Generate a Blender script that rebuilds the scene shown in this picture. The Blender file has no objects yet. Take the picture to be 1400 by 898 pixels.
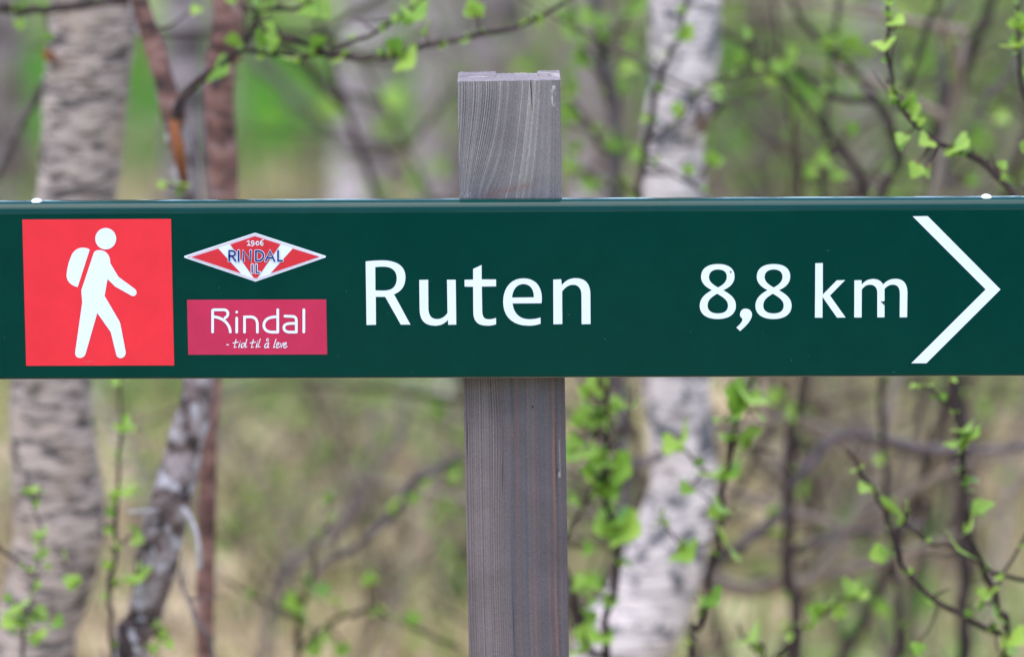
import bpy, math, random
import numpy as np
from mathutils import Vector, Matrix, Quaternion
from mathutils.geometry import tessellate_polygon

random.seed(7)
RNG = np.random.default_rng(7)
scene = bpy.context.scene
COL = scene.collection
R = math.radians

# ---------------------------------------------------------------- camera
FPX = 3889.0                      # focal length in photograph pixels (1400 wide)
CAM_H, PITCH, DIST = 1.40, R(8.4), 2.0
CAM = Vector((0.0, -DIST * math.cos(PITCH), CAM_H))
FWD = Vector((0, math.cos(PITCH), -math.sin(PITCH)))
UP = Vector((0, math.sin(PITCH), math.cos(PITCH)))
RIGHT = Vector((1, 0, 0))
cd = bpy.data.cameras.new('camera')
cd.sensor_width = 36.0
cd.lens = FPX / 1400.0 * 36.0
cd.clip_start, cd.clip_end = 0.05, 600
cd.dof.use_dof = True
cd.dof.focus_distance = DIST - 0.002
cd.dof.aperture_fstop = 3.6
cam = bpy.data.objects.new('camera', cd)
COL.objects.link(cam)
cam.location = CAM
cam.rotation_euler = (math.pi / 2 - PITCH, 0, 0)
scene.camera = cam

# ---------------------------------------------------------------- sky, sun, exposure
SUN_EL, SUN_AZ = R(78), R(215)    # azimuth measured from +Y clockwise: behind the camera, a little left
w = bpy.data.worlds.new('World')
scene.world = w
w.use_nodes = True
nt = w.node_tree
bg = nt.nodes['Background']
sky = nt.nodes.new('ShaderNodeTexSky')
sky.sky_type = 'NISHITA'
sky.sun_disc = False
sky.sun_elevation = SUN_EL
sky.sun_rotation = SUN_AZ
sky.air_density, sky.dust_density, sky.ozone_density = 1.0, 1.0, 1.0
nt.links.new(sky.outputs[0], bg.inputs[0])
bg.inputs[1].default_value = 0.14
sd = bpy.data.lights.new('sun', 'SUN')
sd.energy = 1.1
sd.angle = R(60)
sd.color = (1.0, 0.97, 0.94)
sun = bpy.data.objects.new('sun', sd)
COL.objects.link(sun)
sdir = Vector((math.sin(SUN_AZ) * math.cos(SUN_EL), math.cos(SUN_AZ) * math.cos(SUN_EL), math.sin(SUN_EL)))
sun.rotation_euler = sdir.to_track_quat('Z', 'Y').to_euler()
sun.location = (0, 0, 30)
vs = scene.view_settings
vs.view_transform, vs.look, vs.gamma, vs.use_curve_mapping = 'Standard', 'None', 1.0, False
vs.exposure = 1.88
scene.render.engine = 'CYCLES'
scene.cycles.use_denoising = True
scene.cycles.max_bounces = 6

# ---------------------------------------------------------------- helpers
def ray(px, py):
    return FWD + RIGHT * ((px - 700) / FPX) + UP * ((449 - py) / FPX)

def at(px, py, d):
    """world point seen at photograph pixel (px, py), d metres in front of the camera"""
    return CAM + ray(px, py) * d

def on_plane(px, py, y=0.0):
    r = ray(px, py)
    return CAM + r * ((y - CAM.y) / r.y)

def ground_h(x, y):
    return (0.05 * np.sin(x * 1.3 + 0.7) * np.sin(y * 0.9 + 0.2) + 0.07 * np.sin(x * 0.37 + y * 0.51 + 1.0)
            + 0.02 * np.sin(x * 4.1) * np.sin(y * 3.7 + 1))

def tag(o, label=None, cat=None, group=None, kind=None):
    if label: o['label'] = label
    if cat: o['category'] = cat
    if group: o['group'] = group
    if kind: o['kind'] = kind
    return o

def thing(name, label, cat, loc, group=None):
    o = bpy.data.objects.new(name, None)
    o.empty_display_size = 0.05
    COL.objects.link(o)
    o.location = loc
    return tag(o, label, cat, group)

def mesh_obj(name, verts, faces, mat, parent=None, smooth=False, uvs=None):
    me = bpy.data.meshes.new(name)
    base = Vector(parent.matrix_world.translation) if False else (parent_base(parent) if parent else Vector((0, 0, 0)))
    vv = [(v[0] - base[0], v[1] - base[1], v[2] - base[2]) for v in verts]
    me.from_pydata(vv, [], faces)
    if smooth:
        me.shade_smooth()
    me.materials.append(mat)
    me.update()
    o = bpy.data.objects.new(name, me)
    COL.objects.link(o)
    if parent:
        o.parent = parent
    return o

def parent_base(p):
    b = Vector((0, 0, 0))
    while p is not None:
        b += p.location
        p = p.parent
    return b

def big_mesh(name, verts, tris, mat, parent=None, attrs=None, smooth=False):
    """verts (n,3) tris (m,3) numpy"""
    me = bpy.data.meshes.new(name)
    verts = np.asarray(verts, dtype=np.float32)
    if parent is not None:
        verts = verts - np.array(parent_base(parent), dtype=np.float32)
    tris = np.asarray(tris, dtype=np.int32)
    k = tris.shape[1]
    me.vertices.add(len(verts)); me.vertices.foreach_set('co', verts.ravel())
    me.loops.add(tris.size); me.loops.foreach_set('vertex_index', tris.ravel())
    me.polygons.add(len(tris)); me.polygons.foreach_set('loop_start', np.arange(0, tris.size, k, dtype=np.int32))
    me.update(calc_edges=True); me.validate()
    for an, av in (attrs or {}).items():
        a = me.attributes.new(an, 'FLOAT', 'POINT')
        a.data.foreach_set('value', np.asarray(av, dtype=np.float32))
    if smooth: me.shade_smooth()
    me.materials.append(mat)
    o = bpy.data.objects.new(name, me)
    COL.objects.link(o)
    if parent is not None: o.parent = parent
    return o

# ---------------------------------------------------------------- materials
def new_mat(name):
    m = bpy.data.materials.new(name)
    m.use_nodes = True
    n = m.node_tree.nodes
    n['Principled BSDF'].inputs['Specular IOR Level'].default_value = 0.12
    return m, n, m.node_tree.links, n['Principled BSDF']

def node(n, t, **kw):
    x = n.new(t)
    for k, v in kw.items(): setattr(x, k, v)
    return x

def ramp(n, stops, interp='LINEAR'):
    r = n.new('ShaderNodeValToRGB')
    r.color_ramp.interpolation = interp
    el = r.color_ramp.elements
    while len(el) < len(stops): el.new(0.5)
    for e, (p, c) in zip(el, stops):
        e.position = p
        e.color = (c[0], c[1], c[2], 1) if not isinstance(c, (int, float)) else (c, c, c, 1)
    return r

def coords(n, l, scale, kind='Object'):
    tc = n.new('ShaderNodeTexCoord')
    mp = n.new('ShaderNodeMapping')
    mp.inputs['Scale'].default_value = scale
    l.new(tc.outputs[kind], mp.inputs[0])
    return mp.outputs[0]

def noise(n, l, vec, scale=1.0, detail=4, rough=0.55):
    x = n.new('ShaderNodeTexNoise')
    x.inputs['Scale'].default_value = scale
    x.inputs['Detail'].default_value = detail
    x.inputs['Roughness'].default_value = rough
    l.new(vec, x.inputs['Vector'])
    return x.outputs[0]

def mix(n, l, f, a, b, mode='MIX'):
    x = n.new('ShaderNodeMix')
    x.data_type, x.blend_type = 'RGBA', mode
    for sock, v in ((x.inputs[0], f), (x.inputs[6], a), (x.inputs[7], b)):
        if hasattr(v, 'is_output'): l.new(v, sock)
        elif isinstance(v, (int, float)): sock.default_value = v
        else: sock.default_value = (*v, 1)
    return x.outputs[2]

def bump(n, l, h, p, strength, dist):
    b = n.new('ShaderNodeBump')
    b.inputs['Strength'].default_value = strength
    b.inputs['Distance'].default_value = dist
    l.new(h, b.inputs['Height'])
    l.new(b.outputs[0], p.inputs['Normal'])

def paint_mat(name, col, rough=0.35, coat=0.0, mottle=0.03, speck=0.0):
    m, n, l, p = new_mat(name)
    v = coords(n, l, (1, 1, 1))
    f = noise(n, l, v, 60, 5)
    r = ramp(n, [(0.35, [c * (1 - mottle) for c in col]), (0.65, [min(1, c * (1 + mottle)) for c in col])])
    l.new(f, r.inputs[0])
    out = r.outputs[0]
    if speck:
        s = noise(n, l, v, 900, 2, 0.5)
        sr = ramp(n, [(0.72, 0), (0.78, 1)])
        l.new(s, sr.inputs[0])
        big = noise(n, l, v, 45, 3)
        br = ramp(n, [(0.5, 0), (0.75, speck)])
        l.new(big, br.inputs[0])
        f2 = mix(n, l, 1.0, sr.outputs[0], br.outputs[0], 'MULTIPLY')
        out = mix(n, l, f2, out, (0.35, 0.38, 0.36))
    l.new(out, p.inputs['Base Color'])
    rr = ramp(n, [(0.3, rough * 0.85), (0.7, rough * 1.15)])
    l.new(noise(n, l, v, 25, 4), rr.inputs[0])
    l.new(rr.outputs[0], p.inputs['Roughness'])
    p.inputs['Coat Weight'].default_value = coat
    p.inputs['Coat Roughness'].default_value = 0.12
    return m

def bark_mat(name, light, mid, dark, zs=90.0, xs=16.0, thr=0.5, lichen=None, lich_amt=0.5, bmp=0.6, warm=None, sharp=1.0, fleck=None, fthr=0.57, lsc=34):
    m, n, l, p = new_mat(name)
    v = coords(n, l, (xs, xs, zs))
    f = noise(n, l, v, 1.0, 6, 0.62)
    r = ramp(n, [(thr - 0.17 * sharp, dark), (thr - 0.03 * sharp, mid), (thr + 0.14 * sharp, light)])
    l.new(f, r.inputs[0])
    c = r.outputs[0]
    if fleck:
        fv = coords(n, l, (xs * 1.7, xs * 1.7, zs * 1.6))
        ff = noise(n, l, fv, 1.0, 3, 0.55)
        fr_ = ramp(n, [(fthr, 0), (fthr + 0.05, 0.9)]); l.new(ff, fr_.inputs[0])
        c = mix(n, l, fr_.outputs[0], c, fleck)
    v2 = coords(n, l, (1, 1, 1.6))
    f2 = noise(n, l, v2, 14, 4, 0.6)
    if warm:
        wr = ramp(n, [(0.5, 0), (0.68, 0.75)])
        l.new(f2, wr.inputs[0])
        c = mix(n, l, wr.outputs[0], c, warm)
    if lichen:
        f3 = noise(n, l, coords(n, l, (1, 1, 1)), lsc, 5, 0.65)
        lr = ramp(n, [(1 - lich_amt - 0.02, 0), (1 - lich_amt + 0.06, 1)])
        l.new(f3, lr.inputs[0])
        c = mix(n, l, lr.outputs[0], c, lichen)
    l.new(c, p.inputs['Base Color'])
    p.inputs['Roughness'].default_value = 0.75
    bump(n, l, f, p, bmp, 0.004)
    return m

def leaf_mat(name, a, b, trans=0.45):
    m, n, l, p = new_mat(name)
    oi = n.new('ShaderNodeObjectInfo')
    f = noise(n, l, coords(n, l, (1, 1, 1)), 2.2, 3)
    ad = node(n, 'ShaderNodeMath', operation='ADD')
    l.new(oi.outputs['Random'], ad.inputs[0]); l.new(f, ad.inputs[1])
    r = ramp(n, [(0.35, a), (1.15, b)])
    ml = node(n, 'ShaderNodeMath', operation='MULTIPLY'); ml.inputs[1].default_value = 0.8
    l.new(ad.outputs[0], ml.inputs[0]); l.new(ml.outputs[0], r.inputs[0])
    l.new(r.outputs[0], p.inputs['Base Color'])
    p.inputs['Roughness'].default_value = 0.42
    p.inputs['Specular IOR Level'].default_value = 0.3
    t = n.new('ShaderNodeBsdfTranslucent')
    l.new(r.outputs[0], t.inputs[0])
    ms = n.new('ShaderNodeMixShader'); ms.inputs[0].default_value = trans
    l.new(p.outputs[0], ms.inputs[1]); l.new(t.outputs[0], ms.inputs[2])
    l.new(ms.outputs[0], n['Material Output'].inputs[0])
    return m

def attr_mat(name, attr, stops, rough=0.8, trans=0.0):
    m, n, l, p = new_mat(name)
    a = node(n, 'ShaderNodeAttribute', attribute_name=attr)
    r = ramp(n, stops)
    l.new(a.outputs['Fac'], r.inputs[0])
    l.new(r.outputs[0], p.inputs['Base Color'])
    p.inputs['Roughness'].default_value = rough
    if trans:
        t = n.new('ShaderNodeBsdfTranslucent'); l.new(r.outputs[0], t.inputs[0])
        ms = n.new('ShaderNodeMixShader'); ms.inputs[0].default_value = trans
        l.new(p.outputs[0], ms.inputs[1]); l.new(t.outputs[0], ms.inputs[2])
        l.new(ms.outputs[0], n['Material Output'].inputs[0])
    return m

M = {}
M['green'] = paint_mat('sign_green_enamel', (0.0000, 0.0315, 0.0262), 0.09, 0.0, 0.05, 0.1)
M['green'].node_tree.nodes['Principled BSDF'].inputs['Specular IOR Level'].default_value = 0.16
M['white'] = paint_mat('white_vinyl', (0.70, 0.70, 0.80), 0.5, 0, 0.015)
M['red'] = paint_mat('red_vinyl', (0.76, 0.030, 0.044), 0.5, 0, 0.04)
M['logored'] = paint_mat('logo_red', (0.60, 0.028, 0.04), 0.5, 0, 0.05)
M['crimson'] = paint_mat('crimson_vinyl', (0.50, 0.026, 0.076), 0.5, 0, 0.05)
M['navy'] = paint_mat('navy_print', (0.012, 0.03, 0.17), 0.5)
M['pink'] = paint_mat('pale_red_print', (0.62, 0.33, 0.42), 0.5)
M['dirt'] = paint_mat('dirt', (0.03, 0.028, 0.024), 0.9)
M['rivet'] = paint_mat('rivet_white', (0.82, 0.82, 0.80), 0.4, 0, 0.03)
M['bare'] = paint_mat('raw_edge', (0.22, 0.18, 0.145), 0.5, 0, 0.1)
M['bark_grey'] = bark_mat('bark_grey_birch', (0.43, 0.33, 0.285), (0.30, 0.23, 0.205), (0.09, 0.07, 0.065), 105, 24, 0.475, bmp=1.0, warm=(0.35, 0.25, 0.185), sharp=0.75, fleck=(0.05, 0.039, 0.038), fthr=0.525)
M['bark_white'] = bark_mat('bark_white_birch', (0.62, 0.51, 0.475), (0.46, 0.375, 0.355), (0.10, 0.085, 0.09), 85, 15, 0.45, lichen=(0.10, 0.093, 0.10), lich_amt=0.455, bmp=0.6, sharp=0.75, fleck=(0.10, 0.083, 0.083), fthr=0.565)
M['bark_red'] = bark_mat('bark_red_birch', (0.27, 0.145, 0.12), (0.155, 0.075, 0.062), (0.045, 0.027, 0.024), 60, 28, 0.5, lichen=(0.34, 0.28, 0.29), lich_amt=0.37, bmp=0.5)
M['bark_lichen'] = bark_mat('bark_lichen', (0.28, 0.22, 0.22), (0.11, 0.075, 0.07), (0.03, 0.02, 0.02), 45, 45, 0.50, lichen=(0.38, 0.34, 0.36), lich_amt=0.45, bmp=0.9, sharp=0.7, lsc=62)
M['twig'] = bark_mat('bark_twig', (0.065, 0.042, 0.039), (0.036, 0.023, 0.022), (0.014, 0.010, 0.010), 60, 60, 0.5)
M['branch_grey'] = bark_mat('bark_branch_grey', (0.16, 0.125, 0.125), (0.09, 0.068, 0.068), (0.04, 0.03, 0.03), 40, 30, 0.5)
M['dead'] = bark_mat('bark_dead', (0.40, 0.37, 0.38), (0.26, 0.235, 0.24), (0.12, 0.105, 0.11), 40, 40, 0.45)
M['inner'] = bark_mat('bark_inner_orange', (0.26, 0.09, 0.035), (0.17, 0.055, 0.025), (0.08, 0.03, 0.02), 20, 60, 0.45)
M['trunk_far'] = bark_mat('bark_far_birch', (0.30, 0.235, 0.235), (0.17, 0.13, 0.13), (0.05, 0.037, 0.037), 10, 4, 0.52, sharp=0.6)
M['trunk_far_pale'] = bark_mat('bark_far_pale_birch', (0.50, 0.41, 0.40), (0.34, 0.27, 0.265), (0.09, 0.07, 0.07), 10, 4, 0.50, sharp=0.6)
M['leaf'] = leaf_mat('fresh_birch_leaf', (0.12, 0.25, 0.025), (0.32, 0.47, 0.08), 0.45)
M['bud'] = bark_mat('bud_scale', (0.22, 0.10, 0.05), (0.13, 0.06, 0.03), (0.06, 0.03, 0.02), 80, 80, 0.5)
M['leafmass'] = attr_mat('leaf_mass', 'tone', [(0, (0.06, 0.15, 0.015)), (0.5, (0.17, 0.33, 0.03)), (1, (0.32, 0.46, 0.06))], 0.5, 0.4)
M['twigmass'] = attr_mat('twig_mass', 'tone', [(0, (0.045, 0.030, 0.025)), (0.25, (0.17, 0.125, 0.095)), (0.6, (0.30, 0.235, 0.195)), (1, (0.50, 0.42, 0.39))], 0.8)
M['grass'] = attr_mat('grass_blades', 'tone', [(0, (0.15, 0.10, 0.06)), (0.28, (0.62, 0.475, 0.30)), (0.45, (0.48, 0.39, 0.18)), (0.6, (0.21, 0.25, 0.06)), (1, (0.075, 0.31, 0.022))], 0.7, 0.25)

# weathered wood: attributes line (grain), warm (brown streaks), crack, zone
def wood_mat():
    m, n, l, p = new_mat('weathered_wood')
    def at_(nm): return node(n, 'ShaderNodeAttribute', attribute_name=nm).outputs['Fac']
    v = coords(n, l, (1, 1, 1))
    base = ramp(n, [(0.0, (0.057, 0.047, 0.057)), (0.36, (0.114, 0.094, 0.103)), (0.72, (0.215, 0.178, 0.178)), (1.0, (0.37, 0.31, 0.29))])
    l.new(at_('line'), base.inputs[0])
    c = mix(n, l, at_('warm'), base.outputs[0], (0.20, 0.092, 0.072))
    big = noise(n, l, v, 22, 5)
    br = ramp(n, [(0.3, 0.82), (0.7, 1.18)]); l.new(big, br.inputs[0])
    c = mix(n, l, 1.0, c, br.outputs[0], 'MULTIPLY')
    fine = noise(n, l, coords(n, l, (1, 1, 0.35)), 1500, 3, 0.7)
    fr = ramp(n, [(0.3, 0.72), (0.7, 1.3)]); l.new(fine, fr.inputs[0])
    c = mix(n, l, 0.8, c, fr.outputs[0], 'MULTIPLY')
    c = mix(n, l, at_('crack'), c, (0.012, 0.010, 0.010))
    c = mix(n, l, at_('pale'), c, (0.42, 0.39, 0.37))
    l.new(c, p.inputs['Base Color'])
    p.inputs['Roughness'].default_value = 0.7
    bump(n, l, fine, p, 0.25, 0.0006)
    return m
M['wood'] = wood_mat()

def ground_mat():
    m, n, l, p = new_mat('heath_ground')
    v = coords(n, l, (1, 1, 1))
    f = noise(n, l, v, 3.2, 8, 0.68)
    r = ramp(n, [(0.33, (0.08, 0.055, 0.033)), (0.42, (0.30, 0.22, 0.13)), (0.54, (0.58, 0.45, 0.30)), (0.66, (0.30, 0.27, 0.07)), (0.76, (0.14, 0.20, 0.03))])
    l.new(f, r.inputs[0])
    g = node(n, 'ShaderNodeAttribute', attribute_name='green').outputs['Fac']
    f2 = noise(n, l, v, 5, 5, 0.6)
    r2 = ramp(n, [(0.3, (0.05, 0.17, 0.015)), (0.7, (0.11, 0.29, 0.03))]); l.new(f2, r2.inputs[0])
    c = mix(n, l, g, r.outputs[0], r2.outputs[0])
    l.new(c, p.inputs['Base Color'])
    p.inputs['Roughness'].default_value = 0.9
    bump(n, l, f, p, 0.8, 0.05)
    return m
M['ground'] = ground_mat()

# ---------------------------------------------------------------- ground and grass
def vnoise(x, y, s, seed):
    r = np.random.default_rng(seed).random((64, 64))
    u, v = np.asarray(x) / s, np.asarray(y) / s
    i, j = np.floor(u).astype(int), np.floor(v).astype(int)
    fu, fv = u - i, v - j
    fu, fv = fu * fu * (3 - 2 * fu), fv * fv * (3 - 2 * fv)
    g = lambda a, b: r[a % 64, b % 64]
    return (g(i, j) * (1 - fu) * (1 - fv) + g(i + 1, j) * fu * (1 - fv) + g(i, j + 1) * (1 - fu) * fv + g(i + 1, j + 1) * fu * fv)

def greenness(x, y):
    d = y + 2
    nz = vnoise(x, y, 1.7, 3) * 0.6 + vnoise(x, y, 0.6, 4) * 0.4
    far = 1 / (1 + np.exp(-(d - 14.9 + (nz - 0.5) * 2.0) * 2.2))
    back = 1 / (1 + np.exp((d - 26 + (nz - 0.5) * 6) * 0.5))
    band = np.exp(-((d - 8.6 + (nz - .5) * 1.5) / 0.75) ** 2) * (x < 0.1)
    near = np.clip((nz - 0.60) * 3, 0, 0.6)
    behind = np.clip((-1.0 - y) / 2, 0, 1) * (0.6 + 0.4 * nz)
    far = np.maximum(far, behind)
    return np.clip(np.maximum(np.maximum(far * (0.45 + 0.55 * back), band * 0.75), near), 0, 1)

xs = np.concatenate([-np.geomspace(300, 6, 26), np.linspace(-5.8, 5.8, 110), np.geomspace(6, 300, 26)])
ys = np.concatenate([-np.geomspace(300, 4, 26), np.linspace(-3.8, 32, 260), np.geomspace(33, 400, 26)])
GX, GY = np.meshgrid(xs, ys)
GZ = ground_h(GX, GY) * np.clip(1.5 - np.hypot(GX, GY) / 80, 0, 1)
nx, ny = len(xs), len(ys)
idx = np.arange(nx * ny).reshape(ny, nx)
quads = np.stack([idx[:-1, :-1], idx[:-1, 1:], idx[1:, 1:], idx[1:, :-1]], -1).reshape(-1, 4)
ground = big_mesh('ground', np.stack([GX, GY, GZ], -1).reshape(-1, 3), quads, M['ground'],
                  attrs={'green': greenness(GX, GY).ravel()}, smooth=True)
tag(ground, kind='structure')

def grass(nb, d0, d1, hmin, hmax, wid, name, label, seed, sel):
    g = np.random.default_rng(seed)
    d = np.sqrt(g.random(nb) * (d1 * d1 - d0 * d0) + d0 * d0)
    x = d * (g.random(nb) - 0.5) * 0.62
    y = d - 2
    gr = greenness(x, y)
    keep = sel(gr, g.random(nb))
    d, x, y, gr = d[keep], x[keep], y[keep], gr[keep]
    nb = len(x)
    clump = vnoise(x, y, 0.35, seed + 1)
    clump = clump * (0.35 + 1.3 * vnoise(x, y, 0.14, seed + 2))
    h = (hmin + (hmax - hmin) * g.random(nb)) * (0.25 + 1.3 * clump)
    a = g.random(nb) * 2 * np.pi
    lean = (0.25 + 0.6 * g.random(nb)) * h
    b = g.random(nb) * 2 * np.pi
    z = ground_h(x, y) - 0.01
    wv = np.stack([np.cos(a), np.sin(a), 0 * a], -1) * (wid * (0.6 + 0.8 * g.random(nb)))[:, None]
    p0 = np.stack([x, y, z], -1)
    lv = np.stack([np.cos(b), np.sin(b), 0 * b], -1) * lean[:, None]
    p1 = p0 + lv * 0.35 + np.stack([0 * h, 0 * h, h * 0.6], -1)
    p2 = p0 + lv + np.stack([0 * h, 0 * h, h * (0.8 + 0.15 * g.random(nb))], -1)
    V = np.stack([p0 - wv, p0 + wv, p1 + wv * .7, p1 - wv * .7, p2], 1).reshape(-1, 3)
    o = np.arange(nb)[:, None] * 5
    T = np.concatenate([o + [0, 1, 2], o + [0, 2, 3], o + [3, 2, 4]], 1).reshape(-1, 3)
    return V, T, np.repeat(gr, 5), nb, g

V, T, gr, nb, g = grass(70000, 4.2, 17, 0.05, 0.19, 0.0036, '', '', 11, lambda gr, r: r > gr * 0.75)
rx, ry = V[::5, 0], V[::5, 1]
patch = (vnoise(rx, ry, 0.45, 91) - .5) * 0.6 + (vnoise(rx, ry, 0.16, 92) - .5) * 0.7
tone = np.clip(np.repeat(g.normal(0.29, 0.11, nb) + patch, 5), 0, 0.66)
o = big_mesh('dry_grass', V, T, M['grass'], attrs={'tone': tone})
tag(o, 'pale straw-coloured dry grass on the ground below the sign', 'grass', kind='stuff')
V, T, gr, nb, g = grass(110000, 4.4, 30, 0.12, 0.34, 0.0055, '', '', 12, lambda gr, r: r < gr * 1.1 - 0.12)
tone = np.clip(np.repeat(g.normal(0.88, 0.13, nb), 5), 0.5, 1)
o = big_mesh('green_grass', V, T, M['grass'], attrs={'tone': tone})
tag(o, 'lush green grass growing in the clearing between the trunks', 'grass', kind='stuff')

# ---------------------------------------------------------------- tubes and leaves
def catmull(P, n):
    P = np.asarray(P, float)
    if len(P) == 2:
        t = np.linspace(0, 1, n)[:, None]
        return P[0] * (1 - t) + P[1] * t
    Q = np.vstack([2 * P[0] - P[1], P, 2 * P[-1] - P[-2]])
    seg = np.linalg.norm(np.diff(P[:, :3], axis=0), axis=1)
    cum = np.concatenate([[0], np.cumsum(seg)])
    out = []
    for s in np.linspace(0, cum[-1], n):
        i = min(max(np.searchsorted(cum, s) - 1, 0), len(P) - 2)
        t = (s - cum[i]) / max(seg[i], 1e-9)
        p0, p1, p2, p3 = Q[i], Q[i + 1], Q[i + 2], Q[i + 3]
        out.append(0.5 * ((2 * p1) + (-p0 + p2) * t + (2 * p0 - 5 * p1 + 4 * p2 - p3) * t * t + (-p0 + 3 * p1 - 3 * p2 + p3) * t ** 3))
    return np.array(out)

def tube(P, Rr, segs=8, rough=0.0, seed=0, lump=3.0):
    """P (n,3), Rr (n,) -> verts, quad faces"""
    P = np.asarray(P, float); n = len(P)
    Tn = np.gradient(P, axis=0); Tn /= np.linalg.norm(Tn, axis=1)[:, None] + 1e-12
    ref = np.array([0, 1.0, 0]) if abs(Tn[0][1]) < 0.8 else np.array([1.0, 0, 0])
    A = np.empty_like(P)
    a = ref - Tn[0] * ref.dot(Tn[0]); a /= np.linalg.norm(a)
    for i in range(n):
        a = a - Tn[i] * a.dot(Tn[i]); a /= np.linalg.norm(a); A[i] = a
    B = np.cross(Tn, A)
    th = np.linspace(0, 2 * np.pi, segs, endpoint=False)
    rad = np.repeat(np.asarray(Rr, float)[:, None], segs, 1)
    if rough:
        L = np.concatenate([[0], np.cumsum(np.linalg.norm(np.diff(P, axis=0), axis=1))])
        rr = max(float(np.mean(Rr)), 1e-4)
        u = L[:, None] / (rr * 0.55) + 0 * th
        vv = np.cos(th)[None, :] * lump + 20 + 0 * u
        w2 = np.sin(th)[None, :] * lump + 40 + 0 * u
        nz = vnoise(u, vv, 1.0, seed) + vnoise(u, w2, 1.0, seed + 5) - 1 + 0.5 * (vnoise(u * 2.3, vv * 2, 1.0, seed + 9) + vnoise(u * 2.3, w2 * 2, 1, seed + 8) - 1)
        big = vnoise(u * 0.22, vv * .5, 1.0, seed + 2) + vnoise(u * .22, w2 * .5, 1, seed + 3) - 1
        rad = rad * (1 + rough * nz + rough * 1.4 * big)
    V = P[:, None, :] + A[:, None, :] * (np.cos(th)[None, :, None] * rad[..., None]) + B[:, None, :] * (np.sin(th)[None, :, None] * rad[..., None])
    V = V.reshape(-1, 3)
    i = np.arange(n * segs).reshape(n, segs)
    j = np.roll(i, -1, axis=1)
    F = np.stack([i[:-1], j[:-1], j[1:], i[1:]], -1).reshape(-1, 4)
    F = [tuple(int(q) for q in f) for f in F]
    F += [tuple(int(q) for q in i[0][::-1]), tuple(int(q) for q in i[-1])]
    return V, F

LEAVES = []
def make_leaf(k):
    g = random.Random(100 + k)
    L = [(0.0, 0.004), (0.16, 0.02), (0.20, 0.24), (0.30, 0.42), (0.42, 0.50), (0.55, 0.47), (0.70, 0.35), (0.84, 0.19), (1.0, 0.0)]
    curl = g.uniform(0.1, 0.5); fold = g.uniform(0.1, 0.42); tw = g.uniform(-.3, .3)
    vs_, fs_ = [], []
    def pt(t, wdt):
        z = -curl * t * t * 0.55 + abs(wdt) * fold
        ang = tw * t
        x = wdt * math.cos(ang) - z * math.sin(ang) * 0.5
        return (x, t - 0.1 * curl * t * t, z + wdt * math.sin(ang))
    for i, (t, wd) in enumerate(L):
        ser = (0.045 if i % 2 else -0.03) * (1 if 2 < i < 8 else 0)
        wl = max(0.0, wd + ser + g.uniform(-.02, .02) * (wd > .1)); wr = max(0.0, wd + ser + g.uniform(-.02, .02) * (wd > .1))
        dt = 0.03 if i % 2 and i > 2 else 0
        vs_ += [pt(t + dt if t < 1 else t, -wl), pt(t, 0), pt(t + dt if t < 1 else t, wr)]
    for i in range(len(L) - 1):
        a = i * 3
        fs_ += [(a, a + 1, a + 4, a + 3), (a + 1, a + 2, a + 5, a + 4)]
    me = bpy.data.meshes.new('leaf')
    me.from_pydata(vs_, [], fs_)
    me.shade_smooth()
    me.materials.append(M['leaf'])
    return me
for k in range(7): LEAVES.append(make_leaf(k))

def add_leaf(parent, base, direction, size, roll=None):
    o = bpy.data.objects.new('leaf', random.choice(LEAVES))
    COL.objects.link(o)
    o.parent = parent
    d = Vector(direction).normalized()
    # young leaves show their blade: normal roughly towards sky or sideways
    nrm = Vector((random.uniform(-.8, .8), random.uniform(-1.2, .2), random.uniform(.1, 1.0)))
    zax = (nrm - d * nrm.dot(d)).normalized()
    xax = d.cross(zax)
    m = Matrix((xax, d, zax)).transposed().to_4x4()
    s = size
    o.matrix_basis = Matrix.Translation(Vector(base) - parent_base(parent)) @ m @ Matrix.Diagonal((s, s, s, 1))
    return o

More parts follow.
